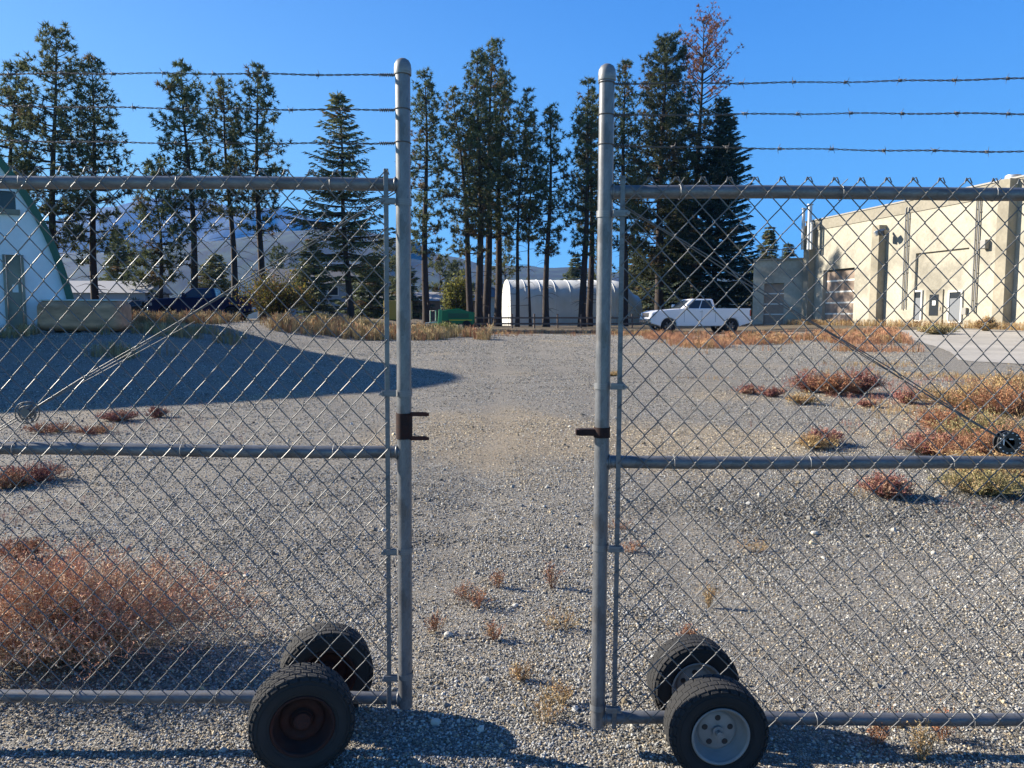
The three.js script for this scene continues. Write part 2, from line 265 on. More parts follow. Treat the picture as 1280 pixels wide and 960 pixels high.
function gate(o) { // s: -1 leaf runs to -x, +1 to +x
  const { s, d, pxTop, cap, top, mid, bot, foot, tilt, label, wheelKind, wheelX, yawF, yawR } = o;
  const yAt = py => P(640, py, d).y, base = P(o.px, foot, d);
  const g = thing('chain_link_gate', label, 'gate', V(base.x, 0, base.z), 0, 'gate leaves');
  g.rotation.z = tilt;
  const Yc = yAt(cap), Yt = yAt(top), Ym = yAt(mid), Yb = yAt(bot), Yf = base.y, W = 3.05, rp = 0.026, rr = 0.0225;
  const stile = (x, y0, y1) => { const mb = new MB(); mb.tube([V(x, y0, 0), V(x, (y0 + y1) / 2, 0), V(x, y1, 0)], rp, 24); return mb; };
  stile(0, Yf, Yc - 0.03).build('upright', M.galv, g);
  stile(s * W, Yf, Yc - 0.03).build('upright', M.galv, g);
  for (const x of [0, s * W]) { const l = new THREE.LatheGeometry([[0.0, 0.034], [0.012, 0.0325], [0.022, 0.026], [0.028, 0.014], [0.03, 0.0], [0.03, -0.02], [0.0265, -0.022]].map(([r, h]) => new THREE.Vector2(r, h)), 24); l.translate(x, Yc - 0.034, 0); mesh('cap', l, M.cap, g); }
  for (const y of [Yt, Ym, Yb]) { const mb = new MB(), pts = []; for (let k = 0; k <= 10; k++) pts.push(V(s * W * k / 10, y + 0.003 * Math.sin(k * 1.1 + y * 3), 0)); mb.tube(pts, rr, 20); mb.build('rail', M.galv, g);
    for (const x of [s * 0.026, s * (W - 0.026)]) { const t = new THREE.TorusGeometry(rr + 0.001, 0.0045, 8, 20); t.rotateY(Math.PI / 2); t.translate(x, y, 0); mesh('weld', t, M.galv, g); } }
  // tension bars and bands
  const xb = 0.055, zf = 0.029;
  for (const [x] of [[s * xb], [s * (W - xb)]]) mesh('tension_bar', bx(0.0165, Yt - Yb + 0.075, 0.005, x, (Yt + Yb) / 2 + 0.012, zf, 0.0018), M.galv, g);
  for (const py of o.bands) { const y = yAt(py), list = [], arc = new THREE.TorusGeometry(rp + 0.0025, 0.0028, 6, 20, Math.PI); arc.scale(1, 1, 4); arc.rotateX(Math.PI / 2); 
    const b = new THREE.CylinderGeometry(rp + 0.0035, rp + 0.0035, 0.022, 24, 1, true); list.push(b);
    list.push(bx(0.05, 0.021, 0.0035, s * 0.048, 0, 0.0355, 0.001)); list.push(bx(0.044, 0.021, 0.0035, s * 0.048, 0, 0.021, 0.001));
    const bolt = cyl(0.006, 0.006, 0.034, 8); bolt.rotateX(Math.PI / 2); bolt.translate(s * 0.073, 0, 0.03); list.push(bolt);
    const m = mesh('band', join(list), M.cap, g); m.position.set(0, y, 0); }
  // woven wires
  const c = o.pitch, Vp = o.period, r = 0.0021, y0 = Yb - 0.032, nM = Math.round((Yt + 0.043 - y0) / (Vp / 2)), step = (Yt + 0.043 - y0) / nM;
  const warp = (x, y) => [0.0055 * (fbm(x * 3 + 11 * s, y * 2.2 + 4, 2) - 0.38) * 2, 0.006 * (fbm(x * 2.4 + 30, y * 2.4 + 7 * s, 2) - 0.38) * 2, 0.008 * (fbm(x * 1.7, y * 1.5 + 60 * s, 2) - 0.38)];
  const nW = Math.floor((W - 2 * xb) / c);
  for (let i = 0; i < nW; i++) {
    const pts = [], X = j => xb + j * c, put = (x, y, z) => { const w = warp(x, y), e = ss(0, 0.1, x - xb); pts.push(V(s * (x + w[0] * e), y + w[1] * e, zf + 0.0045 + z + Math.max(-0.003, w[2]) * e)); };
    for (let m = 0; m <= nM; m++) {
      const left = (m + i) % 2 === 0, y = y0 + m * step, xc = left ? X(i) - 0.0016 : X(i + 1) + 0.0016;
      const goUp = left ? 1 : -1; // from left column the next leg rises outward
      const zl = (goUp * s > 0) ? 0.0036 : -0.0036;
      put(xc, y, 0);
      if (m < nM) { const xn = left ? X(i + 1) + 0.0016 : X(i) - 0.0016; for (const f of [0.1, 0.5, 0.9]) put(xc + (xn - xc) * f, y + step * f, zl * (f === 0.5 ? 0.8 : 1)); }
      else { put(xc + (left ? 0.004 : -0.004) * -1, y + 0.002, 0.004); put(xc + (left ? -1 : 1) * 0.011, y - 0.016, 0.006); }
    }
    const mb = new MB(); mb.tube(pts, r, 5); mb.build('mesh_wire', M.wire, g);
  }
  // tie wires round the rails
  const RT = rng(40 + s);
  for (const y of [Yt, Ym, Yb]) for (let x = 0.25; x < W - 0.1; x += 0.42 + 0.2 * RT()) { const pts = []; for (let k = 0; k <= 14; k++) { const a = k / 14 * Math.PI * 2; pts.push(V(s * x + 0.004 * (k / 14), y + Math.cos(a) * 0.0255 * (Math.cos(a) > 0.9 ? 1.02 : 1), Math.sin(a) * 0.0255 + (Math.sin(a) > 0.5 ? 0.006 : 0))); } pts.push(V(s * x + 0.012, y + 0.035 + 0.012 * RT(), 0.02 + 0.012 * RT())); const mb = new MB(); mb.tube(pts, 0.0015, 5); mb.build('tie_wire', M.cap, g); }
  // barbed wires
  const RB = rng(90 + s);
  for (const [pyA, pyB] of o.barbed) {
    const ya = yAt(pyA), yb = yAt(pyB), mb = new MB(), slope = (yb - ya) / 1.35;
    const along = x => ya + slope * x + 0.004 * Math.sin(x * 2.3 + pyA) + 0.0015 * Math.sin(x * 17 + pyA);
    for (const ph of [0, Math.PI]) { const pts = []; for (let x = 0.026; x <= W; x += 0.009) { const a = x / 0.062 * Math.PI * 2 + ph; pts.push(V(s * x, along(x) + Math.cos(a) * 0.0021, Math.sin(a) * 0.0021)); } mb.tube(pts, 0.0015, 4); }
    const coil = []; for (let k = 0; k <= 80; k++) { const a = k / 80 * Math.PI * 2 * 7; coil.push(V(s * (0.03 + 0.052 * k / 80), along(0.05) + Math.cos(a) * 0.0052, Math.sin(a) * 0.0052)); } mb.tube(coil, 0.0016, 4);
    const lp = []; for (let k = 0; k <= 20; k++) { const a = k / 20 * Math.PI * 2; lp.push(V(Math.cos(a) * (rp + 0.002), along(0.02) + 0.003 * Math.sin(a * 0.5), Math.sin(a) * (rp + 0.002))); } mb.tube(lp, 0.0018, 4);
    const w = mb.build('barbed_wire', M.barb, g);
    for (let x = 0.2 + RB() * 0.1; x < W; x += 0.172 + 0.012 * RB()) {
      const b = new MB(), y = along(x), cs = []; for (let k = 0; k <= 24; k++) { const a = k / 24 * Math.PI * 2 * 3; cs.push(V(s * x - 0.006 + 0.012 * k / 24, y + Math.cos(a) * 0.0046, Math.sin(a) * 0.0046)); } b.tube(cs, 0.0012, 4);
      const a0 = RB() * 6.28; for (let k = 0; k < 4; k++) { const a = a0 + k * 1.57 + RB() * 0.5, lx = (k % 2 ? 0.006 : -0.006), L = 0.017; b.tube([V(s * x + lx, y + Math.cos(a) * 0.003, Math.sin(a) * 0.003), V(s * x + lx + (RB() - 0.5) * 0.016, y + Math.cos(a) * L, Math.sin(a) * L)], [0.0012, 0.0005], 4); }
      b.build('barb', M.barb, w);
    }
  }
  // brace cable with its wire tightener, behind the mesh
  { const A = V(s * 0.03, Yt - 0.02, -0.028), B = V(s * (W - 0.03), Yb + 0.06, -0.028), Tn = A.clone().lerp(B, o.tight), dir = B.clone().sub(A).normalize(), nrm = V(-dir.y, dir.x, 0);
    const mb = new MB(); for (const off of [-0.0045, 0.0045]) { const p = []; for (let k = 0; k <= 16; k++) { const q = A.clone().lerp(Tn, k / 16 * 0.985); q.addScaledVector(nrm, off * (1 + 0.8 * Math.sin(k * 0.9 + off * 900)) * (1 - 0.3 * k / 16)); p.push(q); } mb.tube(p, 0.0021, 5); const p2 = []; for (let k = 0; k <= 10; k++) { const q = Tn.clone().lerp(B, 0.02 + k / 10 * 0.98); q.addScaledVector(nrm, off); p2.push(q); } mb.tube(p2, 0.0021, 5); }
    const loose = []; for (let k = 0; k <= 14; k++) { const q = A.clone().lerp(Tn, 0.55 + 0.45 * k / 14); q.addScaledVector(nrm, -0.028 * (1 - k / 14) * (s > 0 ? 0.3 : -1)); loose.push(q); } mb.tube(loose, 0.0016, 5);
    mb.build('brace_cable', M.wire, g);
    const tg = new THREE.Group(); tg.name = 'wire_tightener'; tg.position.copy(Tn); g.add(tg);
    const disc = cyl(0.042, 0.042, 0.006, 40), d2 = disc.clone(), core = cyl(0.018, 0.018, 0.03, 20); disc.rotateX(Math.PI / 2); d2.rotateX(Math.PI / 2); core.rotateX(Math.PI / 2); disc.translate(0, 0, 0.012); d2.translate(0, 0, -0.012);
    const hoops = [0.038, 0.024].flatMap(q => [-0.01, 0.01].map(z => { const t = new THREE.TorusGeometry(q, 0.0022, 6, 36); t.translate(0, 0, z); return t; })); const bars = [0, 1, 2].map(k => { const b = bx(0.076, 0.004, 0.004); b.rotateZ(k * Math.PI / 3); return b; });
    mesh('spool', s > 0 ? join([disc, d2, core]) : join([...hoops, ...bars, core]), s > 0 ? M.black : M.wire, tg);
    const teeth = []; for (let k = 0; k < 14; k++) { const a = k / 14 * Math.PI * 2, t = bx(0.005, 0.0035, 0.003, Math.cos(a) * 0.036, Math.sin(a) * 0.036, 0.016); teeth.push(t); } teeth.push(bx(0.004, 0.022, 0.003, -0.022, 0.004, 0.016)); teeth.push(bx(0.014, 0.004, 0.003, 0.004, 0.014, 0.016)); mesh('ratchet_mark', join(teeth), s > 0 ? M.whiteMark : M.wire, tg);
  }
  // latch
  if (s < 0) { const y = (yAt(517) + yAt(547)) / 2, col = mesh('latch_collar', join([(() => { const k = new THREE.CylinderGeometry(0.0295, 0.0295, 0.092, 24, 1, false); k.translate(0, y, 0); return k; })()]), M.darkRust, g);
    for (const py of [517, 547]) { const yy = yAt(py); mesh('latch_fork', join([bx(0.058, 0.015, 0.008, 0.053, yy, 0.012, 0.002), bx(0.012, 0.011, 0.0085, 0.084, yy - 0.001, 0.012, 0.002)]), M.rust, g); } }
  else { const y = yAt(540); const list = [bx(0.074, 0.024, 0.03, -0.046, y, 0.0, 0.003), bx(0.02, 0.02, 0.034, -0.082, y, 0, 0.003)]; const co = new THREE.CylinderGeometry(0.029, 0.029, 0.036, 24); co.translate(0, y, 0); list.push(co); mesh('latch_bar', join(list), M.darkRust, g); }
  // wheels on a stub axle below the rail
  const ws = o.wheelScale || 1, wy = 0.178 * ws, wx = wheelX - base.x;
  const ax = cyl(0.0125, 0.0125, 0.36, 16); ax.rotateX(Math.PI / 2); ax.translate(wx, wy, 0); mesh('axle', ax, M.darkRust, g);
  for (const k of [-1, 1]) mesh('axle_bracket', bx(0.05, wy - Yb + 0.02, 0.012, wx, (wy + Yb) / 2, k * 0.032, 0.002), M.darkRust, g);
  wheel(g, wx, wy, s < 0 ? 0.185 : 0.163, yawF, wheelKind).scale.setScalar(ws); wheel(g, wx, wy, -0.17, yawR, wheelKind).scale.setScalar(ws);
  return g;
}
gate({ s: -1, d: DL, px: 506.5, cap: 73, top: 231, mid: 565, bot: 873, foot: 883, tilt: -0.008, bands: [253, 491, 687, 843], pitch: 0.0425, period: 0.096, tight: 0.445, barbed: [[94, 97], [136, 138], [179, 180]], wheelKind: 'rust', wheelX: -0.724, yawF: 0.3, yawR: 0.3, label: 'galvanized chain link gate leaf with brown rusty wheel rims and two-pronged fork latch' });
gate({ s: 1, d: DR, px: 747, cap: 80, top: 240, mid: 577, bot: 897, foot: 907, tilt: -0.004, bands: [268, 482, 683, 882], pitch: 0.0443, period: 0.0965, tight: 0.47, barbed: [[104, 97], [144, 141], [184, 186]], wheelKind: 'pale', wheelX: 0.69, wheelScale: 0.95, yawF: 0.06, yawR: 0.1, label: 'galvanized chain link gate leaf with pale grey wheel rims and single latch bar' });
// ---------------------------------------------------------------- buildings
// pixel -> point of a wall's plane, in the wall's own frame (x along the wall, y up, z out)
function frameOf(origin, turn) { const xa = V(Math.cos(turn), 0, -Math.sin(turn)), n = V(Math.sin(turn), 0, Math.cos(turn)), eye = V(0, EYE, 0);
  return (px, py) => { const q = P(px, py, 10).sub(eye), t = origin.clone().sub(eye).dot(n) / q.dot(n), p = eye.clone().addScaledVector(q, t).sub(origin); return [p.dot(xa), p.y]; }; }
const plaster = tex(512, (u, v) => { const k = 0.72 + 0.28 * clamp1(0.55 * tn(u, v, 5, 5) + 0.45 * tn(u, v, 60, 3)); const st = 1 - 0.16 * clamp1((tn(u, v, 3, 5) - 0.55) * 5); return [k * st, k * 0.985 * st, k * 0.95 * st]; }, true, 0.12);
const plasterBump = tex(256, (u, v) => { const k = tn(u, v, 40, 3); return [k, k, k]; }, false, 0.5);
M.cream = std(0.52, 0.495, 0.425, 0.92, 0, { map: plaster, bumpMap: plasterBump, bumpScale: 0.01 });
M.creamBand = std(0.37, 0.345, 0.29, 0.92, 0, { map: plaster });
M.pilaster = std(0.38, 0.35, 0.285, 0.92, 0, { map: plaster });
M.greyWall = std(0.55, 0.53, 0.46, 0.92, 0, { map: plaster });
M.doorPanel = std(0.42, 0.32, 0.26, 0.7, 0, { map: plaster });
M.frameWhite = std(0.7, 0.68, 0.62, 0.6);
M.glassDark = std(0.03, 0.035, 0.04, 0.08, 0, { });
M.blindGlass = std(0.2, 0.21, 0.22, 0.15, 0);
M.conduit = std(0.25, 0.24, 0.22, 0.6, 0.3);
M.steelPipe = std(0.45, 0.45, 0.45, 0.45, 0.6);
{ // cream warehouse, its long wall facing the yard
  const turn = (11 - 90) * Math.PI / 180, A = P(1004, 407, 61); A.y = G(A.x, A.z);
  const o = thing('cream_warehouse', 'long cream stucco warehouse with grey pilasters and a glazed door bay', 'building', A, turn);
  const W = frameOf(A, turn), H = W(1100, 259)[1], L = 42, T = 0.35, y0 = -0.6;
  const u = px => W(px, 400)[0], uy = (px, py) => W(px, py);
  // wall with openings for the roller door and the glazed bay
  const rd = [u(1027), u(1066)], rdTop = uy(1040, 337)[1], bay = [u(1141), u(1207)], bayTop = uy(1170, 314)[1];
  const seg = (a, b, c, d) => bx(b - a, d - c, T, (a + b) / 2, (c + d) / 2, -T / 2);
  mesh('wall', join([seg(0, rd[0], y0, H), seg(rd[0], rd[1], rdTop, H), seg(rd[1], bay[0], y0, H), seg(bay[0], bay[1], bayTop, H), seg(bay[1], L, y0, H)]), M.cream, o);
  mesh('bay_wall', bx(bay[1] - bay[0], bayTop - y0, 0.1, (bay[0] + bay[1]) / 2, (bayTop + y0) / 2, -0.2), M.cream, o);
  mesh('end_wall', bx(0.35, H - y0, 20, 0.172, (H + y0) / 2, -10.36), M.cream, o); mesh('end_wall', bx(0.35, H - y0, 20, L - 0.172, (H + y0) / 2, -10.36), M.cream, o);
  mesh('roof', bx(L - 0.4, 0.2, 20, L / 2, H - 0.4, -10.4), M.greyWall, o);
  mesh('parapet_band', bx(L, 0.75, 0.05, L / 2, H - 0.375, 0.028), M.creamBand, o);
  mesh('coping', bx(L + 0.1, 0.09, 0.5, L / 2, H + 0.047, -0.14), M.conduit, o);
  // roller door with wide pale rails
  const roll = new THREE.Group(); roll.name = 'roller_door'; o.add(roll);
  const n = 5, ph = (rdTop - 0.02) / n, rw = rd[1] - rd[0];
  for (let k = 0; k < n; k++) { mesh('panel', bx(rw, ph - 0.12, 0.05, (rd[0] + rd[1]) / 2, k * ph + ph / 2, -0.3), M.doorPanel, roll); mesh('panel_rail', bx(rw, 0.115, 0.06, (rd[0] + rd[1]) / 2, k * ph + 0.002, -0.295), M.frameWhite, roll); }
  // pilasters
  for (const px of [1013, 1099, 1257, 1420]) { const x = u(px), top = px === 1013 ? uy(1013, 283)[1] : px === 1099 ? uy(1110, 281)[1] : H - 0.02; mesh('pilaster', bx(0.75, top - y0, 0.55, x, (top + y0) / 2, 0.277, 0.02), M.pilaster, o); }
  // glazed bay: door between two windows
  const win = (a, b, c, d, blind) => { const g = new THREE.Group(); g.name = 'window'; o.add(g); const x = (a + b) / 2, y = (c + d) / 2, w = b - a, h = d - c; for (const k of [-1, 1]) mesh('frame', bx(0.1, h, 0.1, x + k * (w / 2 - 0.05), y, -0.1), M.frameWhite, g); for (const k of [-1, 1]) mesh('frame', bx(w - 0.2, 0.1, 0.1, x, y + k * (h / 2 - 0.05), -0.1), M.frameWhite, g); mesh('pane', bx(w - 0.2, h - 0.2, 0.02, x, y, -0.12), M.glassDark, g); if (blind) mesh('blind', bx(w - 0.22, h * 0.72, 0.01, x, y - h * 0.1, -0.1), M.blindGlass, g); };
  const wy = (px, a, b) => [uy(px, b)[1], uy(px, a)[1]];
  { const [c, d] = wy(1144, 363, 402); win(u(1138.5), u(1150), c, d, true); }
  { const [c, d] = wy(1192, 363, 404); win(u(1182.5), u(1200), c, d, true); }
  { const g = new THREE.Group(); g.name = 'door'; o.add(g); const a = u(1155), b = u(1175.5), [c, d] = wy(1165, 362, 406), x = (a + b) / 2, w = b - a, h = d - c, y = (c + d) / 2; mesh('leaf', bx(w, h, 0.08, x, y, -0.11), M.creamBand, g); mesh('glass', bx(w * 0.55, h * 0.6, 0.02, x, y + h * 0.06, -0.064), M.glassDark, g); mesh('notice', bx(w * 0.2, h * 0.13, 0.006, x + 0.02, y + h * 0.12, -0.05), M.whiteMark, g); mesh('handle', bx(0.05, 0.2, 0.06, x + w * 0.38, y - 0.1, -0.05), M.steelPipe, g); }
  // conduits, lamps, vents
  const pipe = (px, pyA, pyB, off) => { const x = u(px), a = uy(px, pyB)[1], b = Math.min(H - 0.1, uy(px, pyA)[1]), mb = new MB(); mb.tube([V(x, a, 0.09), V(x, b, 0.09), V(x + 0.05, b + 0.1, 0.06)], 0.045, 8); for (let y = a + 0.6; y < b; y += 1.7) mb.tube([V(x - 0.1, y, 0.05), V(x + 0.1, y, 0.05)], 0.03, 6); mb.build('conduit', M.conduit, o); };
  pipe(1128, 262, 387); pipe(1131.5, 262, 386); pipe(1215, 250, 388); pipe(1219, 250, 392);
  mesh('meter_box', bx(0.3, 0.4, 0.16, u(1207), uy(1207, 389)[1], 0.085, 0.02), M.conduit, o);
  { const x = u(1110), y = uy(1110, 290)[1], g = new THREE.Group(); g.name = 'flood_light'; o.add(g); mesh('arm', bx(0.12, 0.12, 0.7, x, y, 0.6), M.conduit, g); for (const k of [-1, 1]) { const b = bx(0.42, 0.34, 0.36, 0, 0, 0, 0.05); b.rotateX(0.5); b.rotateY(k * 0.5); b.translate(x + 0.1 + k * 0.24, y - 0.1, 0.95); mesh('lamp_head', b, k < 0 ? M.steelPipe : M.glassDark, g); } }
  mesh('wall_lamp', bx(0.4, 0.5, 0.32, u(1229), uy(1229, 306)[1], 0.162, 0.05), M.conduit, o);
  for (let k = 0; k < 4; k++) mesh('louver', bx(1.3, 0.1, 0.1, u(1290), uy(1280, 258)[1] + k * 0.2, 0.056), M.conduit, o);
  // roof block and vent at the near end, exhaust pipes at the corner
  { const x0 = u(1262); mesh('roof_block', bx(9, 2.2, 6, x0 + 4.5, H + 1.05, -3.6), M.cream, o); mesh('roof_block_coping', bx(9.1, 0.1, 6.1, x0 + 4.5, H + 2.2, -3.6), M.creamBand, o); }
  { const c = cyl(0.5, 0.4, 0.5, 20); c.translate(u(1226), H + 0.3, -1.6); mesh('roof_vent', c, M.steelPipe, o); }
  for (const [px, py, r] of [[1014.5, 262, 0.12], [1022.5, 257, 0.16], [1025.5, 280, 0.1]]) { const [x] = uy(px, 300), top = uy(px, py)[1], b = uy(px, 312)[1], c = cyl(r, r, top - b, 14); c.translate(x, (top + b) / 2, 0.75); const k = cyl(r * 1.5, r * 1.5, 0.07, 14); k.translate(x, top + 0.04, 0.75); mesh('exhaust_pipe', join([c, k]), M.steelPipe, o); }
}
{ // grey annex beside the warehouse, grazed by the sun
  const turn = -25 * Math.PI / 180, A = P(940, 408, 63); A.y = G(A.x, A.z);
  const o = thing('grey_annex', 'low grey concrete annex with a roller door at the warehouse corner', 'building', A, turn);
  const W = frameOf(A, turn), L = W(1006, 400)[0], H = W(960, 326)[1], d = [W(954, 400)[0], W(979, 400)[0]], dt = W(965, 354)[1], seg = (a, b, c, e) => bx(b - a, e - c, 0.3, (a + b) / 2, (c + e) / 2, -0.15);
  mesh('wall', join([seg(0, d[0], -0.6, H), seg(d[0], d[1], dt, H), seg(d[1], L, -0.6, H)]), M.greyWall, o);
  mesh('side_wall', bx(0.3, H + 0.6, 8, 0.152, (H - 0.6) / 2, -4.31), M.greyWall, o);
  mesh('roof', bx(L + 0.1, 0.16, 8.4, L / 2, H + 0.083, -4.1), M.creamBand, o);
  const g = new THREE.Group(); g.name = 'roller_door'; o.add(g);
  for (let k = 0; k < 4; k++) { const ph = dt / 4; mesh('panel', bx(d[1] - d[0], ph - 0.1, 0.05, (d[0] + d[1]) / 2, k * ph + ph / 2, -0.25), M.doorPanel, g); mesh('panel_rail', bx(d[1] - d[0], 0.09, 0.06, (d[0] + d[1]) / 2, k * ph + 0.001, -0.245), M.frameWhite, g); }
  { const mb = new MB(), y = W(960, 311)[1]; for (const px of [948, 976]) { const x = W(px, 320)[0]; mb.tube([V(x, H + 0.1, -1), V(x, y, -1)], 0.03, 6); } mb.tube([V(W(948, 311)[0], y, -1), V(W(995, 311)[0], y, -1)], 0.03, 6); mb.build('roof_railing', M.steelPipe, o); }
}
{ // arched white building, green roof edge
  const turn = 33 * Math.PI / 180, A = P(96, 412, 24.8); A.y = G(A.x, A.z) - 0.05;
  const o = thing('arched_white_building', 'white arched building with dark green roof edge and a tan door', 'building', A, turn);
  const boards = tex(256, (u, v) => { const k = 0.92 + 0.08 * tn(u, v, 8, 4); return [k, k, k]; }, true, 0.3);
  M.whiteWall = std(0.78, 0.77, 0.76, 0.85, 0, { map: boards }); M.green = std(0.025, 0.09, 0.055, 0.6); M.tanDoor = std(0.36, 0.33, 0.26, 0.75, 0, { map: plaster });
  const HW = 10.5, curve = new THREE.CubicBezierCurve(new THREE.Vector2(0, -0.5), new THREE.Vector2(-0.5, 6.0), new THREE.Vector2(-4.4, 8.75), new THREE.Vector2(-HW, 8.8)), cps = curve.getPoints(28);
  const outline = [...cps, ...cps.slice(0, -1).reverse().map(p => new THREE.Vector2(-2 * HW - p.x, p.y))];
  const W = frameOf(A, turn), da = W(6, 318), db = W(31, 412), wa = W(4, 238), wb = W(20, 262);
  const sh = new THREE.Shape(outline);
  const hole = (x0, y0, x1, y1) => { const h = new THREE.Path(); h.moveTo(x0, y0); h.lineTo(x1, y0); h.lineTo(x1, y1); h.lineTo(x0, y1); h.closePath(); sh.holes.push(h); };
  hole(da[0], db[1], db[0], da[1]); hole(wa[0] - 0.5, wb[1], wb[0], wa[1]);
  const eg = new THREE.ExtrudeGeometry(sh, { depth: 0.2, bevelEnabled: false, curveSegments: 4 }); eg.translate(0, 0, -0.25); mesh('front_wall', eg, M.whiteWall, o);
  // roof shell with an overhanging edge
  const ribbon = (off0, off1, z0, z1) => { const mb = new MB(), n = outline.length, row = (off, z) => outline.map((p, k) => { const a = outline[Math.max(0, k - 1)], b = outline[Math.min(n - 1, k + 1)], t = new THREE.Vector2(b.x - a.x, b.y - a.y).normalize(); return mb.v(p.x + t.y * off, p.y - t.x * off, z, k, z); }); const r = [row(off0, z0), row(off1, z0), row(off1, z1), row(off0, z1), row(off0, z0)]; for (let q = 0; q < 4; q++) for (let k = 0; k < n - 1; k++) mb.i.push(r[q][k], r[q][k + 1], r[q + 1][k], r[q + 1][k], r[q][k + 1], r[q + 1][k + 1]); return mb; };
  ribbon(0.002, 0.14, -16, -0.02).build('roof', M.green, o);
  ribbon(-0.04, 0.17, -0.018, 0.06).build('roof_edge', M.green, o);
  { const g = new THREE.Group(); g.name = 'door'; o.add(g); const w = db[0] - da[0], h = da[1] - db[1], x = (da[0] + db[0]) / 2, y = (da[1] + db[1]) / 2; mesh('leaf', bx(w - 0.02, h - 0.02, 0.06, x, y, -0.12), M.tanDoor, g); mesh('notice', bx(0.16, 0.24, 0.006, x + w * 0.05, y + 0.12, -0.085), M.frameWhite, g); for (const k of [-1, 1]) mesh('jamb', bx(0.07, h, 0.05, x + k * (w / 2 + 0.035), y, -0.023), M.tanDoor, g); }
  { const g = new THREE.Group(); g.name = 'window'; o.add(g); const x0 = wa[0] - 0.5, w = wb[0] - x0, h = wa[1] - wb[1], x = x0 + w / 2, y = (wa[1] + wb[1]) / 2; mesh('pane', bx(w, h, 0.02, x, y, -0.16), M.glassDark, g); mesh('sill', bx(w + 0.2, 0.16, 0.14, x, wb[1] - 0.083, 0.0), M.tanDoor, g); }
}
{ // white tarp shelter behind the trees: arched cross-section, ridge along its length
  const d = 82, A = P(638, 411, d); A.y = G(A.x, A.z) - 0.1; const turn = 0.13;
  const o = thing('white_shelter', 'long white fabric shelter with arched roof behind the tree trunks', 'shelter', A, turn);
  const W = frameOf(A, turn), L = W(805, 400)[0], H = W(690, 348)[1];
  M.tarp = std(0.72, 0.72, 0.71, 0.75, 0, { map: tex(256, (u, v) => { const k = 0.82 + 0.18 * tn(u, v, 5, 5); return [k, k, k * 0.98]; }, true, 0.12) }); M.tarpSeam = std(0.62, 0.62, 0.61, 0.8);
  const prof = []; for (let k = 0; k <= 24; k++) { const a = k / 24 * Math.PI, s = Math.pow(Math.sin(a), 0.42); prof.push([-Math.cos(a) * 4, s * H]); }
  const mb = new MB(), st = 40; // roof with a rounded far end
  for (let i = 0; i <= st; i++) { const x = L * i / st, e = 1 - Math.pow(ss(0.8, 1, i / st), 2) * 0.32, rib = 1 + 0.004 * Math.cos(i / st * Math.PI * 20); for (const [z, y] of prof) mb.v(x, y * e * rib, -4 + z * (0.55 + 0.45 * e), x, y); }
  for (let i = 0; i < st; i++) for (let k = 0; k < 24; k++) { const a = i * 25 + k, b = a + 25; mb.i.push(a, b, a + 1, b, b + 1, a + 1); }
  mb.build('cover', M.tarp, o);
  for (let q = 0; q <= 7; q++) { const x = 0.05 + L * 0.78 * q / 7, sm = new MB(); sm.tube(prof.map(([z, y]) => V(x, y + 0.012, -4 + z * 1.002)), 0.035, 5); sm.build('seam', M.tarpSeam, o); }
  const sh = new THREE.Shape(prof.map(([z, y]) => new THREE.Vector2(z, y))), eg = new THREE.ShapeGeometry(sh); eg.rotateY(-Math.PI / 2); eg.translate(0.03, 0, -4); mesh('end_panel', eg, M.tarp, o);
  const eg2 = new THREE.ShapeGeometry(new THREE.Shape(prof.map(([z, y]) => new THREE.Vector2(z * 0.86, y * 0.68)))); eg2.rotateY(-Math.PI / 2); eg2.translate(L - 0.02, 0, -4); mesh('end_panel', eg2, M.tarp, o);
  mesh('door_flap', bx(0.05, 2.6, 1.2, -0.01, 1.3, -2.2), M.frameWhite, o);
}
// houses and sheds beyond the yard
function house(name, label, px, pyBase, d, w, h, dep, rh, wall, roof, turn, opts = {}) {
  const A = P(px, pyBase, d); A.y = G(A.x, A.z); const o = thing(name, label, 'house', A, turn);
  mesh('wall', bx(w, h, dep, 0, h / 2, 0), wall, o);
  const sh = new THREE.Shape([new THREE.Vector2(-dep / 2 - 0.5, 0), new THREE.Vector2(dep / 2 + 0.5, 0), new THREE.Vector2(0, rh)]), g = new THREE.ExtrudeGeometry(sh, { depth: w + 0.8, bevelEnabled: false }); g.rotateY(Math.PI / 2); g.translate(-w / 2 - 0.4, h + 0.002, 0); mesh('roof', g, roof, o);
  const n = opts.n || 3; for (let k = 0; k < n; k++) for (let f = 0; f < (opts.floors || 1); f++) { const x = (k + 0.5) / n * w - w / 2, y = f * 2.7 + 1.6, q = new THREE.Group(); q.name = 'window'; o.add(q); mesh('frame', bx(1.4, 1.2, 0.08, x, y, dep / 2 + 0.043), M.frameWhite, q); mesh('pane', bx(1.2, 1.0, 0.03, x, y, dep / 2 + 0.085), M.glassDark, q); }
  mesh('door', bx(0.95, 2, 0.06, w * 0.5 - 1, 1.0, dep / 2 + 0.033), M.doorPanel, o);
}
const greyRoof = std(0.1, 0.1, 0.105, 0.9), paleRoof = std(0.32, 0.31, 0.3, 0.8), bluish = std(0.3, 0.33, 0.37, 0.8), beige = std(0.42, 0.38, 0.3, 0.85), darkWall = std(0.12, 0.11, 0.1, 0.85);
house('house', 'two-storey grey blue house with dark roof behind the yellow shrub', 405, 392, 105, 13, 5.2, 9, 2.2, bluish, greyRoof, 0.15, { floors: 2, n: 4 });
house('house', 'pale low house with light grey roof beside the arched building', 120, 392, 90, 14, 3.0, 8, 1.5, bluish, paleRoof, 0.1, { n: 4 });
house('house', 'beige house with pale roof far behind the tall pines', 215, 388, 150, 18, 4.5, 9, 2.2, beige, paleRoof, -0.1, { n: 5 });
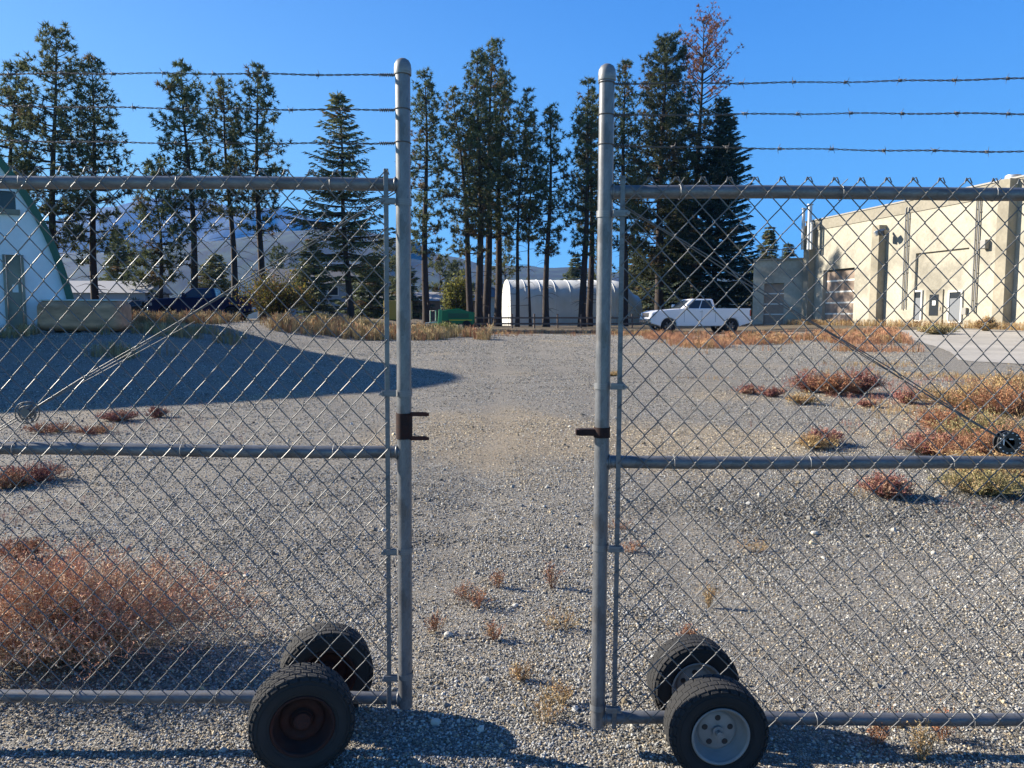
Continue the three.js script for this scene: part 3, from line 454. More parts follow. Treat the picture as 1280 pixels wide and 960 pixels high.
house('shed', 'long open dark shed with pale roof behind the green machine', 520, 394, 100, 16, 2.7, 7, 1.2, darkWall, paleRoof, 0.05, { n: 2 });
house('house', 'beige gabled house showing between the pine trunks', 592, 392, 115, 9, 5.0, 8, 2.2, beige, greyRoof, 1.2, { n: 2 });
house('house', 'beige flat house above the white shelter', 668, 372, 170, 20, 6.5, 9, 2.0, beige, paleRoof, 0.1, { n: 5 });

// ---------------------------------------------------------------- vehicles and yard objects
function shapeOf(pts) { return new THREE.Shape(pts.map(([x, y]) => new THREE.Vector2(x, y))); }
function extr(pts, depth, bev) { const g = new THREE.ExtrudeGeometry(shapeOf(pts), { depth: depth - 2 * bev, bevelEnabled: bev > 0, bevelThickness: bev, bevelSize: bev, bevelSegments: 2, curveSegments: 8 }); g.translate(0, 0, -depth / 2 + bev); return g; }
const arc = (cx, cy, r, a0, a1, n = 12) => { const o = []; for (let k = 0; k <= n; k++) { const a = (a0 + (a1 - a0) * k / n) * Math.PI / 180; o.push([cx + Math.cos(a) * r, cy + Math.sin(a) * r]); } return o; };
function vehicle(name, label, pos, turn, paint, kind) {
  const o = thing(name, label, kind === 'pickup' ? 'truck' : 'car', pos, turn);
  const pk = kind === 'pickup', wr = pk ? 0.42 : 0.34, fx = pk ? -1.92 : -1.4, rx = pk ? 1.8 : 1.35, x0 = pk ? -2.92 : -2.3, x1 = pk ? 2.95 : 2.25, wd = pk ? 1.98 : 1.82, sill = pk ? 0.52 : 0.32, belt = pk ? 1.36 : 0.98, hood = pk ? 1.26 : 0.92;
  const low = [[x0 + 0.02, sill + 0.08], ...arc(fx, wr, wr + 0.09, 176, 4), ...arc(rx, wr, wr + 0.09, 176, 4), [x1 - 0.04, sill + 0.1]];
  const topL = pk ? [[x1, 0.9], [0.94, 0.9], [0.92, belt], [-1.1, belt], [-1.3, belt - 0.02], [-2.55, hood - 0.02], [x0 + 0.06, hood - 0.14], [x0, 0.85]] : [[x1, 0.75], [x1 - 0.06, belt - 0.05], [1.6, belt], [-0.9, belt], [-2.05, hood - 0.1], [x0 + 0.05, 0.66]];
  mesh('body', extr([...low, ...topL], wd, 0.05), paint, o);
  const cab = pk ? { b: [-1.26, 0.92], t: [-0.5, 0.76], y0: belt - 0.02, y1: 1.95, h0: 0.93, h1: 0.74 } : { b: [-1.0, 1.95], t: [-0.25, 1.55], y0: belt - 0.02, y1: 1.5, h0: 0.87, h1: 0.68 };
  const pt = (f, v, s) => V((cab.b[0] + (cab.b[1] - cab.b[0]) * f) * (1 - v) + (cab.t[0] + (cab.t[1] - cab.t[0]) * f) * v, cab.y0 + (cab.y1 - cab.y0) * v, s * (cab.h0 * (1 - v) + cab.h1 * v));
  { const mb = new MB(), ring = v => { const k = v > 0.9 ? 0.06 : 0.03; const a = [pt(k, v, -1), pt(1 - k, v, -1), pt(1, v, -0.9), pt(1, v, 0.9), pt(1 - k, v, 1), pt(k, v, 1), pt(0, v, 0.9), pt(0, v, -0.9)]; return a; };
    const rs = [ring(0), ring(0.92), ring(1)]; rs[2].forEach(p => { p.x += (0.1 - p.x) * 0.06; p.z *= 0.92; });
    for (let q = 0; q < 2; q++) for (let k = 0; k < 8; k++) mb.quad(rs[q][k], rs[q][(k + 1) % 8], rs[q + 1][(k + 1) % 8], rs[q + 1][k]);
    const c = rs[2]; for (let k = 1; k < 7; k++) { const a = mb.v(c[0].x, c[0].y, c[0].z), b = mb.v(c[k].x, c[k].y, c[k].z), d = mb.v(c[k + 1].x, c[k + 1].y, c[k + 1].z); mb.tri(a, d, b); } mb.build('cab', paint, o); }
  const pane = (name, a, b, c, d, off) => { const mb = new MB(); for (const p of [a, b, c, d]) p.add(off); mb.quad(a, b, c, d); mb.build(name, M.glassDark, o); };
  for (const s of [-1, 1]) for (const [f0, f1, g0, g1] of [[0.1, 0.5, 0.14, 0.49], [0.53, 0.92, 0.52, 0.86]]) pane('side_window', pt(f0, 0.1, s), pt(f1, 0.1, s), pt(g1, 0.86, s), pt(g0, 0.86, s), V(0, 0.002, s * 0.008));
  pane('windshield', pt(0, 0.08, -0.86), pt(0, 0.08, 0.86), pt(0, 0.88, 0.84), pt(0, 0.88, -0.84), V(-0.008, 0.004, 0)); pane('rear_window', pt(1, 0.1, -0.8), pt(1, 0.1, 0.8), pt(1, 0.85, 0.78), pt(1, 0.85, -0.78), V(0.008, 0.004, 0));
  if (pk) { for (const s of [-1, 1]) { const g = bx(1.98, 0.52, 0.09, 1.95, 1.155, s * (wd / 2 - 0.042), 0.02); mesh('bed_side', g, paint, o); } mesh('tailgate', bx(0.09, 0.52, wd - 0.2, x1 - 0.047, 1.15, 0, 0.02), paint, o); }
  for (const s of [-1, 1]) {
    mesh('headlight', bx(0.24, pk ? 0.26 : 0.16, 0.4, x0 + 0.13, pk ? 1.0 : 0.68, s * (wd / 2 - 0.2), 0.04), M.lampGlass, o);
    mesh('tail_light', bx(0.1, pk ? 0.36 : 0.2, 0.12, x1 - 0.03, pk ? 1.16 : 0.8, s * (wd / 2 - 0.055), 0.02), M.redLamp, o);
    const mr = bx(0.16, 0.24, 0.2, cab.b[0] + 0.36, belt + 0.18, s * (wd / 2 + 0.08), 0.04); mesh('mirror', mr, paint, o);
    for (const x of [-0.02, 0.72]) mesh('door_handle', bx(0.18, 0.035, 0.03, x + (pk ? 0 : 0.3), belt - 0.14, s * (wd / 2 + 0.012), 0.01), M.steelPipe, o);
    for (const x of pk ? [-1.02, 0.02, 0.83] : [-0.95, 0.2, 1.15]) mesh('door_gap', bx(0.014, belt - sill - 0.16, 0.008, x, (belt + sill) / 2 + 0.04, s * (wd / 2 + 0.0005)), M.black, o);
  }
  mesh('grille', bx(0.06, pk ? 0.36 : 0.16, wd - 0.84, x0 - 0.008, pk ? 0.98 : 0.62, 0, 0.02), M.chrome, o);
  mesh('front_bumper', bx(0.24, 0.26, wd - 0.04, x0 + 0.02, sill + 0.18, 0, 0.06), pk ? M.chrome : paint, o); mesh('rear_bumper', bx(0.2, 0.22, wd - 0.1, x1 + 0.02, sill + 0.16, 0, 0.05), pk ? M.chrome : paint, o);
  for (const x of [fx, rx]) for (const s of [-1, 1]) { const w = new THREE.Group(); w.name = 'wheel'; w.position.set(x, wr, s * (wd / 2 - 0.15)); o.add(w); const t = new THREE.LatheGeometry([[wr * 0.6, -0.12], [wr * 0.93, -0.14], [wr, -0.1], [wr, 0.1], [wr * 0.93, 0.14], [wr * 0.6, 0.12]].map(p => new THREE.Vector2(...p)), 30); t.rotateX(Math.PI / 2); mesh('tyre', t, M.rubber, w); const r = []; const c = cyl(wr * 0.2, wr * 0.2, 0.2, 12); c.rotateX(Math.PI / 2); r.push(c); for (let k = 0; k < 6; k++) { const b = bx(wr * 0.5, wr * 0.16, 0.2, wr * 0.34, 0, 0); b.rotateZ(k * Math.PI / 3); r.push(b); } r.push(new THREE.TorusGeometry(wr * 0.58, 0.03, 6, 30)); mesh('rim', join(r), M.wheelRim, w); }
  mesh('chassis', bx(x1 - x0 - 0.5, 0.2, wd - 0.5, (x0 + x1) / 2, sill + 0.06, 0), M.black, o);
  return o;
}
M.lampGlass = std(0.6, 0.6, 0.6, 0.12, 0.1); M.redLamp = std(0.35, 0.02, 0.02, 0.2); M.chrome = std(0.42, 0.43, 0.45, 0.22, 0.85); M.wheelRim = std(0.12, 0.12, 0.125, 0.4, 0.6);
const paint = (r, g, b) => { const m = new THREE.MeshPhysicalMaterial({ roughness: 0.3, specularIntensity: 0.6, clearcoat: 0.15, clearcoatRoughness: 0.08, side: THREE.DoubleSide }); m.color.setRGB(r, g, b); return m; };
const on = p => { p.y = G(p.x, p.z); return p; };
vehicle('pickup_truck', 'white crew cab pickup parked beside the tall weeds', on(P(868, 412, 44.5)), 0.16, paint(0.75, 0.75, 0.76), 'pickup');
vehicle('pickup_truck', 'dark blue pickup parked behind the dry grass strip', on(P(256, 400, 47)), 0.12, paint(0.002, 0.009, 0.042), 'pickup');
vehicle('parked_car', 'black car parked behind the grass beside the blue pickup', on(P(198, 396, 53)), 0.1, paint(0.02, 0.021, 0.025), 'car');
vehicle('parked_car', 'dark grey car parked near the pale low house', on(P(172, 394, 60)), 0.25, paint(0.06, 0.06, 0.065), 'car');
vehicle('parked_car', 'white car parked beyond the fir tree trunk', on(P(456, 392, 104)), 0.5, paint(0.65, 0.66, 0.68), 'car');
{ // tan rounded tank lying in the shade of the arched building
  const A = on(P(108, 415, 24.5)), o = thing('tan_tank', 'weathered tan rounded tank lying beside the arched building', 'tank', A, 0.12);
  const t = tex(256, (u, v) => { const k = 0.6 + 0.4 * tn(u, v, 6, 5); return [k, k * 0.97, k * 0.9]; }, true); const tm = std(0.8, 0.46, 0.3, 0.85, 0, { map: t });
  const g = new RoundedBoxGeometry(2.5, 0.95, 1.2, 6, 0.24); g.translate(0, 0.52, 0); mesh('shell', g, tm, o); mesh('rim_band', bx(2.3, 0.05, 1.0, 0, 1.003, 0, 0.02), std(0.55, 0.53, 0.46, 0.8), o); for (const x of [-0.8, 0.8]) mesh('skid', bx(0.14, 0.3, 1.1, x, 0.0, 0, 0.01), darkWall, o);
}
{ // green farm machine under the pines
  const A = on(P(570, 410, 57)), o = thing('green_machine', 'green wheeled farm machine with a yellow stripe under the pines', 'machine', A, 0.05);
  const gp = paint(0.01, 0.16, 0.05), gl = std(0.1, 0.4, 0.15, 0.5);
  mesh('body', extr([[-1.05, 0.45], [1.3, 0.4], [1.35, 1.15], [0.9, 1.25], [0.3, 1.45], [-0.5, 1.38], [-0.9, 1.3], [-1.1, 1.2]], 1.5, 0.05), gp, o); mesh('front_panel', extr([[-1.3, 0.3], [-1.05, 0.3], [-1.0, 1.35], [-1.2, 1.4]], 1.6, 0.03), gl, o);
  mesh('stripe', bx(1.7, 0.07, 0.02, 0.35, 0.66, 0.76), std(0.6, 0.5, 0.03, 0.5), o); mesh('side_panel', bx(1.5, 0.34, 0.03, 0.2, 0.98, 0.764, 0.01), std(0.015, 0.09, 0.035, 0.4), o);
  for (const x of [-0.6, 0.8]) for (const s of [-1, 1]) { const w = cyl(0.32, 0.32, 0.2, 24); w.rotateX(Math.PI / 2); w.translate(x, 0.32, s * 0.72); mesh('wheel', w, M.rubber, o); }
  const mb = new MB(); mb.tube([V(-1.2, 0.5, 0), V(-2.3, 0.42, 0)], 0.06, 8); mb.tube([V(-1.9, 0.45, 0), V(-1.9, 1.35, 0), V(-1.5, 1.35, 0), V(-1.5, 0.6, 0)], 0.035, 6); mb.build('drawbar', M.steelPipe, o);
}
{ const A = on(P(498, 404, 62)), o = thing('yellow_container', 'ochre yellow steel container with a pale box on top', 'container', A, 0.1), m = std(0.45, 0.3, 0.07, 0.7);
  mesh('box', bx(2.2, 1.5, 1.6, 0, 0.85, 0, 0.04), m, o); for (let k = -3; k <= 3; k++) mesh('rib', bx(0.07, 1.3, 0.06, k * 0.32, 0.85, 0.825), m, o); mesh('top_box', bx(0.5, 0.24, 0.5, 0.2, 1.725, 0, 0.02), M.frameWhite, o); mesh('skid', bx(2.0, 0.16, 1.4, 0, 0.06, 0), darkWall, o); }
{ // post and rail barrier before the shelter
  const o = thing('rail_barrier', 'low dark timber rail fence in front of the white shelter', 'fence', on(P(700, 410, 62)), 0.02), m = std(0.13, 0.1, 0.08, 0.9);
  const X = px => (px - 700) / F * 62; const gy = x => G(o.position.x + x, o.position.z) - o.position.y;
  for (const px of [585, 612, 640, 668, 697, 726, 757, 790, 816]) { const x = X(px), mb = new MB(); mb.tube([V(x, gy(x) - 0.1, 0), V(x, gy(x) + 1.15, 0)], 0.07, 8); mb.build('post', m, o); }
  for (const [y, a, b] of [[0.82, 585, 816], [0.35, 585, 816]]) mesh('rail', bx(X(b) - X(a), 0.13, 0.05, (X(a) + X(b)) / 2, y + 0.02, 0.1), m, o);
}
// ---------------------------------------------------------------- trees
M.bark = std(0.055, 0.042, 0.036, 0.95, 0, { map: tex(128, (u, v) => { const k = 0.5 + 0.5 * tn(u, v * 0.5, 12, 3); return [k, k * 0.95, k * 0.9]; }) });
M.needle = new THREE.MeshPhysicalMaterial({ roughness: 0.95, vertexColors: true, side: THREE.DoubleSide, transmission: 0.35, thickness: 0, specularIntensity: 0.4 });
function tuft(mb, R, p, dir, size, n, col) { // needles radiating round a twig end
  const a = V(), b = V(), s = V();
  for (let k = 0; k < n; k++) {
    b.set(R() - 0.5, R() - 0.5, R() - 0.5).normalize().addScaledVector(dir, 0.55).normalize();
    s.set(R() - 0.5, R() - 0.5, R() - 0.5).cross(b).normalize();
    a.copy(p).addScaledVector(b, size * 0.06 * R()); const t = 0.7 + 0.6 * R();
    mb.blade(a, p.clone().addScaledVector(b, size * (0.6 + 0.55 * R())), s, size * 0.1, [col[0] * t, col[1] * t, col[2] * t]);
  }
}
const greens = [[0.115, 0.128, 0.055], [0.1, 0.118, 0.055], [0.13, 0.134, 0.058], [0.092, 0.112, 0.055]];
function tree(name, label, group, o) {
  const { px, top, d, kind, cb, seed } = o, R0 = o.R0 * (kind === 'fir' ? 1 : 1.12), R = rng(seed * 7919 + 13);
  const base = P(px, 408, d); base.y = G(base.x, base.z) - 0.1; const tip = P(top[0], top[1], d), H = tip.y - base.y;
  const t = thing(name, label, 'tree', base, 0, group), lean = tip.x - base.x, leanZ = (R() - 0.5) * 0.8;
  const axis = f => V(lean * (0.45 * f + 0.55 * f * f) + 0.12 * Math.sin(f * 7 + seed), H * f, leanZ * f), r0 = o.r || H * 0.0165;
  { const mb = new MB(), pts = [], rr = []; for (let k = 0; k <= 16; k++) { const f = k / 16; pts.push(axis(f)); rr.push(r0 * (1 - f * 0.93) * (k === 0 ? 1.25 : 1)); } mb.tube(pts, rr, 9); mb.build('trunk', M.bark, t); }
  const limbs = new MB(), cr = new MB(), green = o.col || greens[seed % 4], den = o.den || 1;
  const far = d > 80, sc = far ? 1.5 : 1;
  // dead snags below the crown
  if (!far) for (let k = 0; k < 14; k++) { const f = cb * (0.25 + 0.75 * R()), a = R() * 6.28, L = 0.5 + 1.4 * R(), p = axis(f), q = p.clone().add(V(Math.cos(a) * L, -0.1 - 0.3 * R(), Math.sin(a) * L)); limbs.tube([p, p.clone().lerp(q, 0.5).add(V(0, 0.12, 0)), q], [0.03, 0.018, 0.006], 4); }
  const whorls = Math.round(H * (1 - cb) * (kind === 'fir' ? (far ? 5 : 3.1) : 1.9) / sc);
  for (let w = 0; w < whorls; w++) {
    const f0 = cb + (1 - cb) * Math.pow((w + R() * 0.8) / whorls, 0.93), g = (f0 - cb) / (1 - cb);
    const prof = kind === 'fir' ? Math.pow(1 - g, 0.8) * (0.62 + 0.38 * ss(0, 0.15, g)) + 0.04 : Math.pow(1 - g, 0.55) * (0.5 + 0.5 * ss(0, 0.4, g)) + 0.07;
    const nb = kind === 'fir' ? 6 : (g > 0.85 ? 4 : 5), dead = o.dead && f0 > o.dead, thin = o.dead && f0 > o.dead - 0.12;
    for (let b = 0; b < nb; b++) {
      if (R() > (dead ? 0.75 : den > 1 ? 0.97 : 0.86)) continue;
      const a = (b + R() * 0.9) / nb * 6.28 + w * 2.4, lump = (kind === 'fir' ? 0.3 : 0.55) + (kind === 'fir' ? 1.1 : 0.75) * noise(a * 1.3 + seed, f0 * 11 + seed * 3), L = (R0 * prof + (dead ? 0.75 : 0)) * lump * (dead ? 0.7 + 0.7 * R() : 1), rise = kind === 'fir' ? -0.22 + 0.5 * g : 0.02 + 0.75 * g * g + (dead ? 0.3 : 0);
      const p = axis(Math.min(0.995, f0)), dir = V(Math.cos(a), rise, Math.sin(a)).normalize(), pts = [], rr = [], n = 4;
      for (let k = 0; k <= n; k++) { const s = k / n, q = p.clone().addScaledVector(dir, L * s); q.y += kind === 'fir' ? 0.16 * L * s * s : 0.13 * L * s * s - 0.05 * L * Math.sin(s * 3.1); pts.push(q); rr.push(Math.max(0.008, (0.018 + L * 0.014) * (1 - s * 0.85))); }
      limbs.tube(pts, rr, 4, null, false);
      const at = s => { const x = s * n, i = Math.min(n - 1, Math.floor(x)); return pts[i].clone().lerp(pts[i + 1], x - i); };
      const tone = 0.72 + 0.5 * R(), hue = R(), cc = dead ? [0.26 * tone, 0.1 * tone, 0.03 * tone] : hue < 0.06 ? [0.15 * tone, 0.1 * tone, 0.045 * tone] : [green[0] * tone, green[1] * tone, green[2] * tone];
      if (kind === 'fir') { // flat drooping sprays on both sides
        const m = Math.max(5, Math.round(L * 10.5 * den / sc));
        for (let k = 0; k < m; k++) { const s = 0.12 + 0.88 * (k + R()) / m, q = at(s), wl = (0.2 + 0.42 * L * (1 - s) * 0.55 + 0.14) * sc, sd = R() < 0.5 ? -1 : 1, sdv = V(-Math.sin(a) * sd, -0.18 - 0.3 * R(), Math.cos(a) * sd).addScaledVector(dir, 0.55).normalize(), e = q.clone().addScaledVector(sdv, wl), u = V(0, 1, 0).cross(sdv).normalize();
          for (let j = 0; j < 6; j++) { const c0 = q.clone().lerp(e, j / 6), br = u.clone().multiplyScalar(j % 2 ? 1 : -1).addScaledVector(sdv, 0.75).addScaledVector(V(0, 1, 0), (R() - 0.6) * 0.5).normalize(), tt = 0.75 + 0.5 * R(); cr.blade(c0, c0.clone().addScaledVector(br, (0.16 + 0.17 * R()) * sc), V(R() - 0.5, R() - 0.5, R() - 0.5).cross(br).normalize(), 0.055 * sc, [cc[0] * tt, cc[1] * tt, cc[2] * tt]); } }
      } else {
        const m = Math.max(dead ? 2 : 3, Math.round((1.5 + L * 3.9) * den * (dead ? 0.7 : thin ? 0.6 : 1) / sc));
        for (let k = 0; k < m; k++) { const s = k === 0 ? 1 : 0.3 + 0.7 * R(), q = at(s), side = V(R() - 0.5, (R() - 0.35) * 0.7, R() - 0.5).normalize().addScaledVector(dir, 0.4), ln = k === 0 ? 0.03 : (0.15 + 0.38 * R() * Math.min(1, L * 0.6)), e = q.clone().addScaledVector(side, ln); if (k && !far) limbs.tube([q, e], [0.014, 0.008], 3, null, false); tuft(cr, R, e, side, (dead ? 0.3 : 0.31 + 0.14 * R()) * sc, dead ? 13 : 16, cc); }
      }
    }
  }
  tuft(cr, R, axis(0.995), V(0, 1, 0), 0.4, 16, o.dead ? [0.2, 0.1, 0.05] : green);
  limbs.build('limbs', M.bark, t); cr.build('crown', M.needle, t);
  return t;
}
const row1 = 'pines beside the arched building', row2 = 'pines between the gravel yard and the white shelter';
const pine = (px, top, d, R0, cb, seed, label, group, ex = {}) => tree('pine_tree', label, group, { px, top, d, kind: 'pine', R0, cb, seed, ...ex });
const fir = (px, top, d, R0, cb, seed, label, group, ex = {}) => tree('fir_tree', label, group, { px, top, d, kind: 'fir', R0, cb, seed, ...ex });
pine(14, [20, 82], 56, 2.5, 0.3, 1, 'broad pine rising behind the arched white building', row1);
pine(70, [68, 38], 55, 3.2, 0.24, 2, 'tallest pine beside the arched white building', row1, { den: 0.95 });
pine(121, [118, 78], 57, 2.8, 0.22, 3, 'dense pine behind the tan tank', row1);
pine(205, [188, 205], 50, 2.2, 0.2, 4, 'short bushy pine behind the black car', row1);
pine(246, [226, 80], 55, 2.3, 0.36, 5, 'leaning pine with bare lower trunk behind the blue pickup', row1);
pine(294, [276, 100], 57, 1.9, 0.42, 6, 'slim pine with bare lower trunk beside the yellow shrub', row1);
pine(327, [318, 82], 58, 2.2, 0.36, 7, 'straight pine standing behind the yellow shrub', row1);
fir(437, [420, 116], 52, 4.3, 0.2, 8, 'cone-shaped fir with open drooping branches by itself', null, { den: 0.55 });
pine(533, [532, 92], 67, 2.3, 0.28, 9, 'straight pine beside the ochre container', row2);
pine(590, [566, 112], 68, 2.4, 0.3, 10, 'leaning pine behind the green machine', row2);
pine(600, [598, 66], 69, 2.4, 0.34, 11, 'tall pine in the tight cluster beside the green machine', row2);
pine(608, [617, 52], 71, 2.7, 0.32, 12, 'tallest pine of the tight cluster beside the green machine', row2);
pine(621, [630, 90], 73, 2.2, 0.36, 13, 'dark-trunked pine at the edge of the tight cluster', row2);
pine(645, [658, 112], 70, 1.8, 0.36, 14, 'thin leaning pine before the end of the white shelter', row2, { r: 0.2 });
pine(662, [662, 150], 72, 1.4, 0.42, 15, 'thinnest pine before the white shelter', row2, { r: 0.14 });
pine(683, [690, 132], 70, 2.1, 0.32, 16, 'short round-topped pine before the middle of the shelter', row2);
pine(729, [737, 100], 71, 2.1, 0.3, 17, 'pine of the twin pair before the white shelter', row2);
pine(737, [742, 118], 73, 1.9, 0.36, 18, 'slimmer pine of the twin pair before the white shelter', row2);
pine(779, [781, 78], 73, 2.3, 0.3, 19, 'pine at the rounded end of the white shelter', row2);
pine(822, [832, 48], 76, 4.3, 0.16, 20, 'thick dark pine with dense crown behind the pickup hood', null, { den: 1.9, r: 0.5, col: [0.065, 0.075, 0.035] });
pine(866, [880, 24], 78, 3.9, 0.2, 21, 'tallest pine with sparse brown dead top behind the pickup', null, { dead: 0.72, r: 0.42, den: 1.35, col: [0.065, 0.075, 0.035] });
fir(892, [905, 126], 75, 5.2, 0.05, 22, 'dense dark fir with branches almost to the ground behind the pickup bed', null, { den: 1.3, col: [0.04, 0.06, 0.035] });
fir(846, [850, 215], 82, 3.7, 0.05, 23, 'low dark fir filling the gap behind the pickup cab', null, { den: 1.1, col: [0.04, 0.06, 0.035] });
fir(960, [962, 284], 105, 3.2, 0.05, 24, 'small far fir above the grey annex roof', 'firs beyond the annex');
fir(988, [985, 304], 110, 2.6, 0.05, 25, 'smaller far fir close to the warehouse corner', 'firs beyond the annex');
fir(936, [938, 318], 112, 2.8, 0.05, 26, 'low far fir beside the tall dark firs', 'firs beyond the annex');
// darker trees farther back, between the trunks
{ const B = [[150, 285, 95, 'fir'], [178, 330, 88, 'pine'], [268, 318, 100, 'fir'], [352, 308, 120, 'pine'], [388, 298, 92, 'fir'], [462, 322, 84, 'fir'], [484, 300, 100, 'pine'], [506, 330, 96, 'fir'], [548, 322, 110, 'pine'], [572, 330, 100, 'pine'], [632, 300, 120, 'pine'], [716, 318, 130, 'fir'], [752, 310, 125, 'pine'], [792, 300, 110, 'fir'], [812, 322, 100, 'fir']];
  B.forEach(([px, py, d, k], i) => tree(k === 'fir' ? 'fir_tree' : 'pine_tree', k === 'fir' ? 'low dark fir far behind the row of tall trunks' : 'low olive pine far behind the row of tall trunks', k === 'fir' ? 'far firs behind the trunks' : 'far pines behind the trunks', { px, top: [px + (i % 3 - 1) * 3, py], d, kind: k, R0: 3 + (i % 3) * 0.5, cb: 0.1, seed: 40 + i, den: 0.9 })); }

// leafy shrubs: small two-sided leaves on arching stems
function shrub(name, label, pos, w, h, n, cols, leaf, seed, category = 'shrub', group) {
  const R = rng(seed), t = thing(name, label, category, pos, 0, group), st = new MB(), lv = new MB();
  for (let k = 0; k < n; k++) {
    const a = R() * 6.28, sp = Math.sqrt(R()), e = V(Math.cos(a) * w * sp, h * (0.55 + 0.45 * R()) * (1 - 0.35 * sp * sp), Math.sin(a) * w * 0.8 * sp), m = V(e.x * 0.35, e.y * 0.6, e.z * 0.35), pts = [V(e.x * 0.06, 0, e.z * 0.06), m, e];
    st.tube(pts, [0.008 * h, 0.006 * h, 0.002 * h], 4, null, false);
    const nl = 40; for (let j = 0; j < nl; j++) { const s = 0.3 + 0.7 * R(), q = s < 0.5 ? pts[0].clone().lerp(m, s * 2) : m.clone().lerp(e, s * 2 - 1); q.add(V(R() - 0.5, R() - 0.5, R() - 0.5).multiplyScalar(0.22 * w)); q.y = Math.max(0.02, q.y); const u = V(R() - 0.5, R() - 0.5, R() - 0.5).normalize(), v = V(R() - 0.5, R() - 0.5, R() - 0.5).cross(u).normalize(), c = cols[Math.floor(R() * cols.length)], tt = 0.7 + 0.6 * R(), L = leaf * (0.6 + 0.8 * R()); const A = q.clone().addScaledVector(u, L), B = q.clone().addScaledVector(v, L * 0.5), C = q.clone().addScaledVector(u, -L), D = q.clone().addScaledVector(v, -L * 0.5); lv.quad(A, B, C, D, [c[0] * tt, c[1] * tt, c[2] * tt]); }
  }
  st.build('stems', M.bark, t); lv.build('leaves', M.needle, t); return t;
}
shrub('leafy_shrub', 'yellow-leaved shrub behind the dry grass strip', on(P(345, 410, 39.5)), 2.2, 2.9, 120, [[0.26, 0.2, 0.03], [0.16, 0.14, 0.035], [0.1, 0.1, 0.03], [0.2, 0.11, 0.04], [0.08, 0.08, 0.03]], 0.07, 301);
shrub('leafy_shrub', 'sparse brown-leaved shrub behind the blue pickup', on(P(305, 408, 50)), 1.6, 2.4, 60, [[0.2, 0.11, 0.05], [0.14, 0.09, 0.04]], 0.06, 302);
shrub('leafy_tree', 'slender yellow-green tree behind the green machine', on(P(572, 406, 75)), 1.8, 5.6, 120, [[0.3, 0.28, 0.05], [0.16, 0.17, 0.05], [0.12, 0.12, 0.05]], 0.12, 303, 'tree');

// ---------------------------------------------------------------- dry weeds and grass
M.weed = std(1, 1, 1, 0.9, 0, { vertexColors: true });
// a dry branching weed: arching stems with fine twigs and seed scales
function weed(label, pos, w, h, n, cols, seed, o = {}) {
  const R = rng(seed * 131 + 7), t = thing(o.name || 'dry_weed', label, 'weed', pos, 0, o.group), st = new MB(), tw = new MB(), k0 = o.fine || 1;
  for (let k = 0; k < n; k++) {
    const a = R() * 6.28, sp = Math.pow(R(), 0.6), rx = Math.cos(a) * w * sp * (1 + 0.3 * R()), rz = Math.sin(a) * w * sp * (o.flat || 0.8), e = V(rx, h * (0.35 + 0.65 * R()) * (1 - 0.5 * sp * sp) + 0.01, rz), b = V(rx * 0.25 * R(), -0.01, rz * 0.25 * R()), m = b.clone().lerp(e, 0.5).add(V((R() - 0.5) * 0.15 * w, 0.12 * h, (R() - 0.5) * 0.15 * w));
    const c = cols[Math.floor(R() * cols.length)], tt = 0.65 + 0.6 * R(), cc = [c[0] * tt, c[1] * tt, c[2] * tt], cs = [cc[0] * 0.85, cc[1] * 0.85, cc[2] * 0.85], rs = (o.stem || 0.0022);
    st.tube([b, m, e], [rs, rs * 0.75, rs * 0.35], 3, cs, false);
    const nt = o.twigs || 12;
    for (let j = 0; j < nt; j++) { const s = 0.2 + 0.8 * R(), q = s < 0.5 ? b.clone().lerp(m, s * 2) : m.clone().lerp(e, s * 2 - 1), dir = V(R() - 0.5, R() * 0.8 - 0.12, R() - 0.5).normalize().addScaledVector(e.clone().sub(b).normalize(), 0.5).normalize(), L = (o.twigLen || 0.1) * (0.5 + R()), q2 = q.clone().addScaledVector(dir, L); if (q2.y < 0.005) q2.y = 0.005 + 0.01 * R();
      const sd = V(R() - 0.5, R() - 0.5, R() - 0.5).cross(dir).normalize(); tw.blade(q, q2, sd, (o.tw || 0.0014) , cs);
      const ns = o.scales || 7; for (let i = 0; i < ns; i++) { const p = q.clone().lerp(q2, 0.25 + 0.75 * R()), dd = V(R() - 0.5, R() - 0.3, R() - 0.5).normalize(), l2 = (o.scale || 0.014) * (0.6 + 0.9 * R()) * k0, t2 = 0.7 + 0.7 * R(); tw.blade(p, p.clone().addScaledVector(dd, l2), V(R() - 0.5, R() - 0.5, R() - 0.5).cross(dd).normalize(), l2 * 0.22, [cc[0] * t2, cc[1] * t2, cc[2] * t2]); } }
  }
  st.build('stems', M.weed, t); tw.build('twigs', M.weed, t); return t;
}
const rust = [[0.34, 0.15, 0.075], [0.42, 0.2, 0.095], [0.28, 0.12, 0.07], [0.38, 0.23, 0.12]], red = [[0.3, 0.12, 0.09], [0.36, 0.17, 0.12], [0.24, 0.085, 0.075], [0.42, 0.25, 0.15]], straw = [[0.42, 0.28, 0.12], [0.5, 0.36, 0.17], [0.34, 0.2, 0.09]], olive = [[0.3, 0.25, 0.1], [0.36, 0.29, 0.13], [0.24, 0.21, 0.09], [0.4, 0.28, 0.14]];
const gp = (px, py) => { // pixel on the ground
  let d = 6; for (let k = 0; k < 60; k++) { const p = P(px, py, d), err = p.y - G(p.x, p.z); d = Math.max(1.5, d + err * (d / 1.6) * 0.6); } const p = P(px, py, Math.min(d, 60)); p.y = G(p.x, p.z); return p; };
